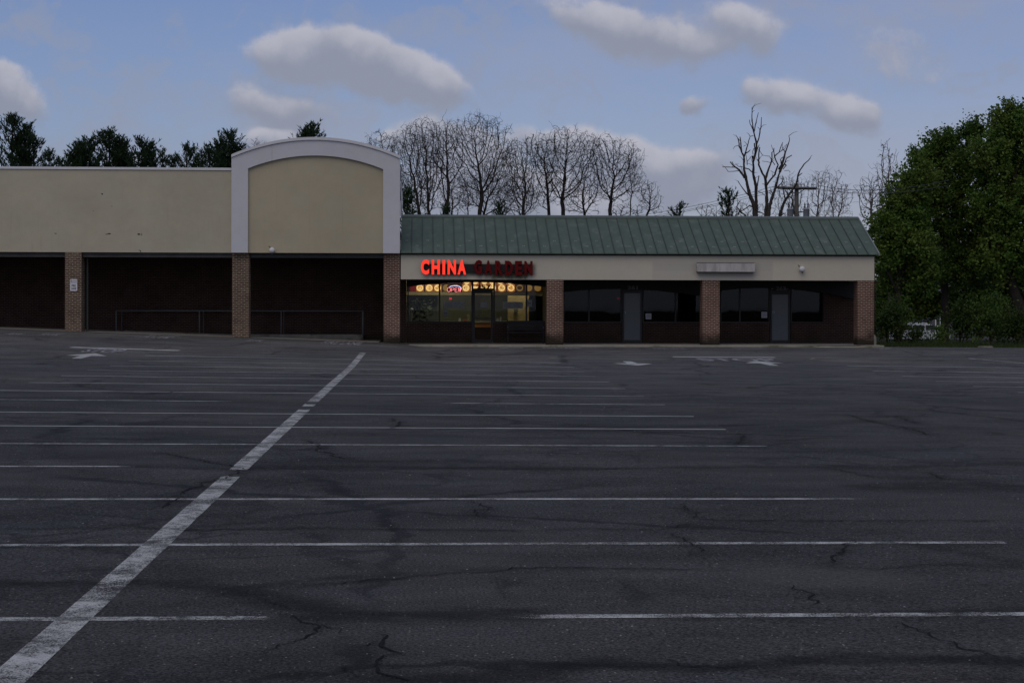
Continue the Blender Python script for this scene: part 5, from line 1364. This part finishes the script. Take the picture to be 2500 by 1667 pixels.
def leafy(name, lab, u, Y, blobs, seed, m=M_leaf, leaf=.17, n_per=44, trunk_r=.22, group=None, zbase=0.0, cat='tree', lean=0, shell=.55, dens=11.0):
    """blobs: (u, v, ru, rv) ellipses of foliage in the photograph's coordinates, given depth equal to their width"""
    rnd = random.Random(seed); base = at(u, 780, Y); t = thing(name, lab, cat, (base.x, Y, zbase), group)
    tr, cr = MB(), MB(); s = D2F / FPX * Y
    hubs = []
    for (bu, bv, ru, rv) in blobs:
        c = at(bu, bv, Y); rx, rz = ru*s, rv*s; ry = min(rx, rz) * 1.0; c.y += rnd.uniform(-.4, .4); hubs.append(c)
        n = int(dens * (rx*rz*6.5 + 1))
        for i in range(n):
            a = rnd.uniform(0, 6.283); z_ = rnd.uniform(-1, 1); q = math.sqrt(1 - z_*z_); rr = rnd.uniform(shell, 1.06) if rnd.random() < .72 else rnd.uniform(.1, shell) * (1 + .18*noise.noise((a*1.3, z_*2.3, seed)))
            p = Vector((c.x + rx*rr*q*math.cos(a), c.y + ry*rr*q*math.sin(a), c.z + rz*rr*z_))
            if p.z < zbase + .15: continue
            cs = rnd.uniform(.16, .42)
            up = rnd.uniform(.6, 1.5)
            for _ in range(n_per):
                o = p + Vector((rnd.gauss(0, cs*.5), rnd.gauss(0, cs*.5), rnd.gauss(0, cs*.5*up)))
                d = Vector((rnd.gauss(0, 1), rnd.gauss(0, 1), rnd.gauss(0, .8))).normalized(); e = d.cross(Vector((rnd.gauss(0, 1), rnd.gauss(0, 1), rnd.gauss(0, 1)))).normalized()
                l = leaf * rnd.uniform(.55, 1.25); cr.add([o - d*l*.5, o + e*l*.3, o + d*l*.5, o - e*l*.3], [(0, 1, 2, 3)])
            if rnd.random() < .08:
                b_ = p + (p - c).normalized() * rnd.uniform(.1, .5); tr.tube([c.lerp(p, .3), p, b_], [.03, .015, .006], 3, cap=False)
    topz = max(h.z for h in hubs)
    mid = Vector((base.x + lean*.6, Y, zbase + (topz - zbase)*.35))
    tr.tube([(base.x - lean, Y, zbase - .2), tuple(mid), (mid.x + lean*.3, Y, topz*.75)], [trunk_r, trunk_r*.75, trunk_r*.3], 9)
    for h in hubs:
        m1 = mid.lerp(h, .5) + Vector((rnd.uniform(-.3, .3), rnd.uniform(-.3, .3), -.3)); tr.tube([tuple(mid - Vector((0, 0, rnd.uniform(0, .8)))), tuple(m1), tuple(h)], [trunk_r*.45, trunk_r*.28, trunk_r*.1], 6, cap=False)
    tr.build('trunk', M_bark, t); cr.build('crown', m, t); return t
GT = 'green trees at the right of the lot'
leafy('leafy_tree', 'leftmost green tree close to the shop end wall', 2062, 80, [(2040,520,48,55),(2075,455,50,55),(2030,585,40,45),(2090,560,60,70),(2110,400,45,50),(2050,640,40,30),(2080,500,50,60),(2110,620,45,60)], 61, M_leaf, group=GT)
leafy('leafy_tree', 'middle green tree with a lobed crown top', 2170, 83, [(2140,360,48,50),(2180,330,45,42),(2215,390,70,70),(2150,470,80,80),(2240,520,80,80),(2200,610,90,60),(2120,420,50,50),(2232,300,30,30)], 62, M_leafdk, group=GT)
leafy('leafy_tree', 'tallest green tree cut off by the right edge', 2330, 81, [(2310,285,45,50),(2350,300,50,60),(2275,350,50,50),(2330,400,80,90),(2290,480,70,70),(2370,520,80,90),(2300,590,80,60),(2400,380,80,110),(2420,600,80,90)], 63, M_leaf, group=GT, lean=-.9, trunk_r=.34)
leafy('leafy_tree', 'dark green tree standing behind the others on the right', 2250, 92, [(2060,600,60,70),(2160,590,80,80),(2280,620,90,70),(2380,640,90,80),(2100,660,60,40),(2210,680,70,40),(2300,700,80,45),(2040,690,50,40),(2150,700,40,30),(2105,705,56,30)], 64, M_leafdk, leaf=.21, group=GT, dens=7.5)
GS = 'shrubs at the edge of the lot'
for i, (u, v, ru, rv, Y, lab) in enumerate([(2037,738,46,58,76,'rounded green shrub beside the shop end wall'),(2065,720,30,34,79,'taller green shrub behind the rounded one'),(2205,735,52,50,78,'broad green shrub right of the parked car'),(2275,735,56,56,77,'pale green shrub under the tallest tree'),
        (2335,755,56,50,75,'dark shrub near the right edge of the lot'),(2158,772,30,26,76,'low scrubby shrub right of the parked car'),(2104,771,50,17,75.5,'low weedy shrub in front of the parked car'),(2235,785,40,16,75,'low weedy shrub beside the concrete block'),(2400,740,50,60,78,'tall dark shrub at the far right edge')]):
    leafy('shrub', lab, u, Y, [(u, v, ru, rv)], 80 + i, M_shrub if i % 2 == 0 else M_leafdk, leaf=.12, n_per=44, trunk_r=.05, group=GS, cat='shrub', dens=15 if i not in (5, 6, 7) else 9, shell=.3, zbase=.0)

def far_wood():
    rnd = random.Random(9); g = MB()
    for i in range(2600):
        x = rnd.uniform(26, 95); y = rnd.uniform(152, 170); h = 5.2 + 2.4*noise.noise((x*.2, 0, 0)) ; z = h * rnd.random() ** .8
        for _ in range(10):
            o = Vector((x + rnd.gauss(0, .5), y + rnd.gauss(0, .5), max(.1, z + rnd.gauss(0, .4)))); d = Vector((rnd.gauss(0, 1), rnd.gauss(0, 1), rnd.gauss(0, 1))).normalized(); e = d.orthogonal().normalized(); l = rnd.uniform(.25, .5)
            g.add([o - d*l*.5, o + e*l*.3, o + d*l*.5, o - e*l*.3], [(0, 1, 2, 3)])
    for i in range(60):
        x = rnd.uniform(26, 90); g.tube([(x, 158, -1.5), (x + rnd.uniform(-.4, .4), 158, 6)], [.12, .05], 5)
    tag(g.build('woodland', M_farleaf), 'dark far woodland seen through the trees on the right', 'woodland', kind='stuff')
far_wood()

def build_car():
    Y = 130; c = at(2108, 768, Y); z0 = -1.46; x = c.x
    k = D2F / FPX * Y; zt = at(2108, 741, Y).z; L = 4.7; hx = L/2; H = max(1.75, zt - z0)
    t = thing('parked_car', 'white sport utility car parked beyond the trees', 'car', (x, Y, z0))
    low = [(-hx, .45), (-hx+.05, .95), (-hx+.25, 1.12), (hx-.95, 1.12), (hx-.15, .98), (hx, .75), (hx-.02, .38), (hx-.3, .30), (-hx+.2, .30)]
    top = [(-hx+.18, 1.12), (-hx+.45, H-.12), (-hx+.8, H), (hx-1.9, H), (hx-1.5, H-.15), (hx-.95, 1.12)]
    cm = mat('white_car_paint', (.42,.44,.48), .3, .5, var=.03)
    g = MB(); g.prism_y([(x + a, z0 + b) for a, b in low], Y - .9, Y + .9)
    vs = [(x + a, Y - .9 + (.12 if b > 1.2 else 0), z0 + b) for a, b in top] + [(x + a, Y + .9 - (.12 if b > 1.2 else 0), z0 + b) for a, b in top]; n = len(top)
    g.add(vs, [tuple(range(n)), tuple(range(2*n-1, n-1, -1))] + [(i, n+i, n+(i+1) % n, (i+1) % n) for i in range(n)])
    g.build('body', cm, t)
    gm = mat('car_window_glass', (.02,.025,.03), .1, .6)
    for a, b in ((-hx+.55, -.75), (-.62, .25), (.38, hx-1.35)):
        zt_ = H - .2; MB().prism_y([(x + a, z0 + 1.18), (x + b + (.35 if b > .9 else 0), z0 + 1.18), (x + b, z0 + zt_), (x + a + (.12 if a < -1.5 else 0), z0 + zt_)], Y - .93, Y - .905 + .08).build('window', gm, t)
    for a in (-hx + .85, hx - .95):
        w = MB().lathe((x + a, Y - .95, z0 + .36), [(.28, 0), (.36, .03), (.36, .2), (.28, .22)], 20, 'y').build('wheel', M_black, t)
        MB().lathe((x + a, Y - .96, z0 + .36), [(.08, -.01), (.22, 0), (.23, .02)], 16, 'y').build('rim', M_can, w)
    MB().box(x + hx - .12, x + hx + .01, Y - .85, Y - .5, z0 + .72, z0 + .86).build('headlight', M_lampwhite, t)
    MB().box(x - hx - .01, x - hx + .06, Y - .85, Y - .65, z0 + .8, z0 + 1.05).build('tail_light', M_redoff, t)
build_car()

def build_house():
    Y = 142; a, b = at(2140, 690, Y), at(2215, 775, Y); 
    t = thing('house', 'pale grey house glimpsed through the trees on the right', 'house', ((a.x+b.x)/2, Y, 0))
    x0, x1 = a.x, a.x + 7.5; H = 2.6
    MB().box(x0, x1, Y, Y + 7, -1.6, H).build('wall', mat('pale_siding', (.075,.08,.09), .8, fn=lambda t_, oc, c, p: t_.mix(t_.ss(t_.m('FRACT', t_.m('MULTIPLY', t_.sep(oc)[2], 7)), .85, .95), c, (.2,.21,.23,1))), t)
    MB().prism_x([(Y-.4, H), (Y + 3.5, H + 2.2), (Y + 7.4, H), (Y + 7.3, H - .1), (Y-.3, H-.1)], x0 - .4, x1 + .4).build('roof', mat('grey_shingle', (.08,.08,.085), .9), t)
    for xx in (x0 + .3, x0 + 2.6, x0 + 5.0):
        f = MB().box(xx, xx + .9, Y - .05, Y - .002, -.2, -.1).box(xx, xx + .9, Y - .05, Y - .002, 1.5, 1.6).box(xx, xx + .09, Y - .05, Y - .002, -.1, 1.5).box(xx + .81, xx + .9, Y - .05, Y - .002, -.1, 1.5).box(xx + .41, xx + .47, Y - .045, Y - .002, -.1, 1.5).build('window', M_lampwhite, t)
        MB().box(xx + .09, xx + .81, Y - .02, Y - .001, -.1, 1.5).build('pane', mat('house_pane', (.03,.035,.04), .15, .6), f)
build_house()

def build_block():
    x, y = gat(2266, 797); y = 65.2; x = ax(2266, y); z = gzf(x, 63) - .12
    g = MB().bbox(x - .28, x + .28, y, y + .25, z, z + .16, .05)
    tag(g.build('concrete_block', M_conc), 'low pale concrete block lying in the grass under the trees', 'concrete block')
    rnd = random.Random(2); g = MB()
    for i in range(9000):
        x = rnd.uniform(ax(2012, 64), 32); y = 64.2 + rnd.random() ** 1.6 * 12; z = gzf(x, 63.2) - .12; h = rnd.uniform(.05, .16) * (1.6 if y > 68 else 1); a = rnd.uniform(0, 6.28)
        w = .012; dx, dy = math.cos(a)*w, math.sin(a)*w; g.add([(x-dx, y-dy, z), (x+dx, y+dy, z), (x + rnd.gauss(0, .04), y + rnd.gauss(0, .04), z + h)], [(0, 1, 2)])
    tag(g.build('grass', M_shrub), 'rough dark grass along the edge of the lot', 'grass', kind='stuff')
    # small meter box at the foot of the last pillar
    q = at(2012, 778, 63.5); t = MB().prism_x([(63.2, .12), (63.2, .42), (63.4, .55), (63.5, .42), (63.5, .12)], XR + .02, XR + .14)
    tag(t.build('downspout_shoe', M_conc), 'small pale splash guard at the foot of the last pillar', 'splash guard')
build_block()

S.render.engine = 'CYCLES'
S.cycles.max_bounces = 6; S.cycles.transparent_max_bounces = 12; S.cycles.diffuse_bounces = 3
S.cycles.sample_clamp_indirect = 4
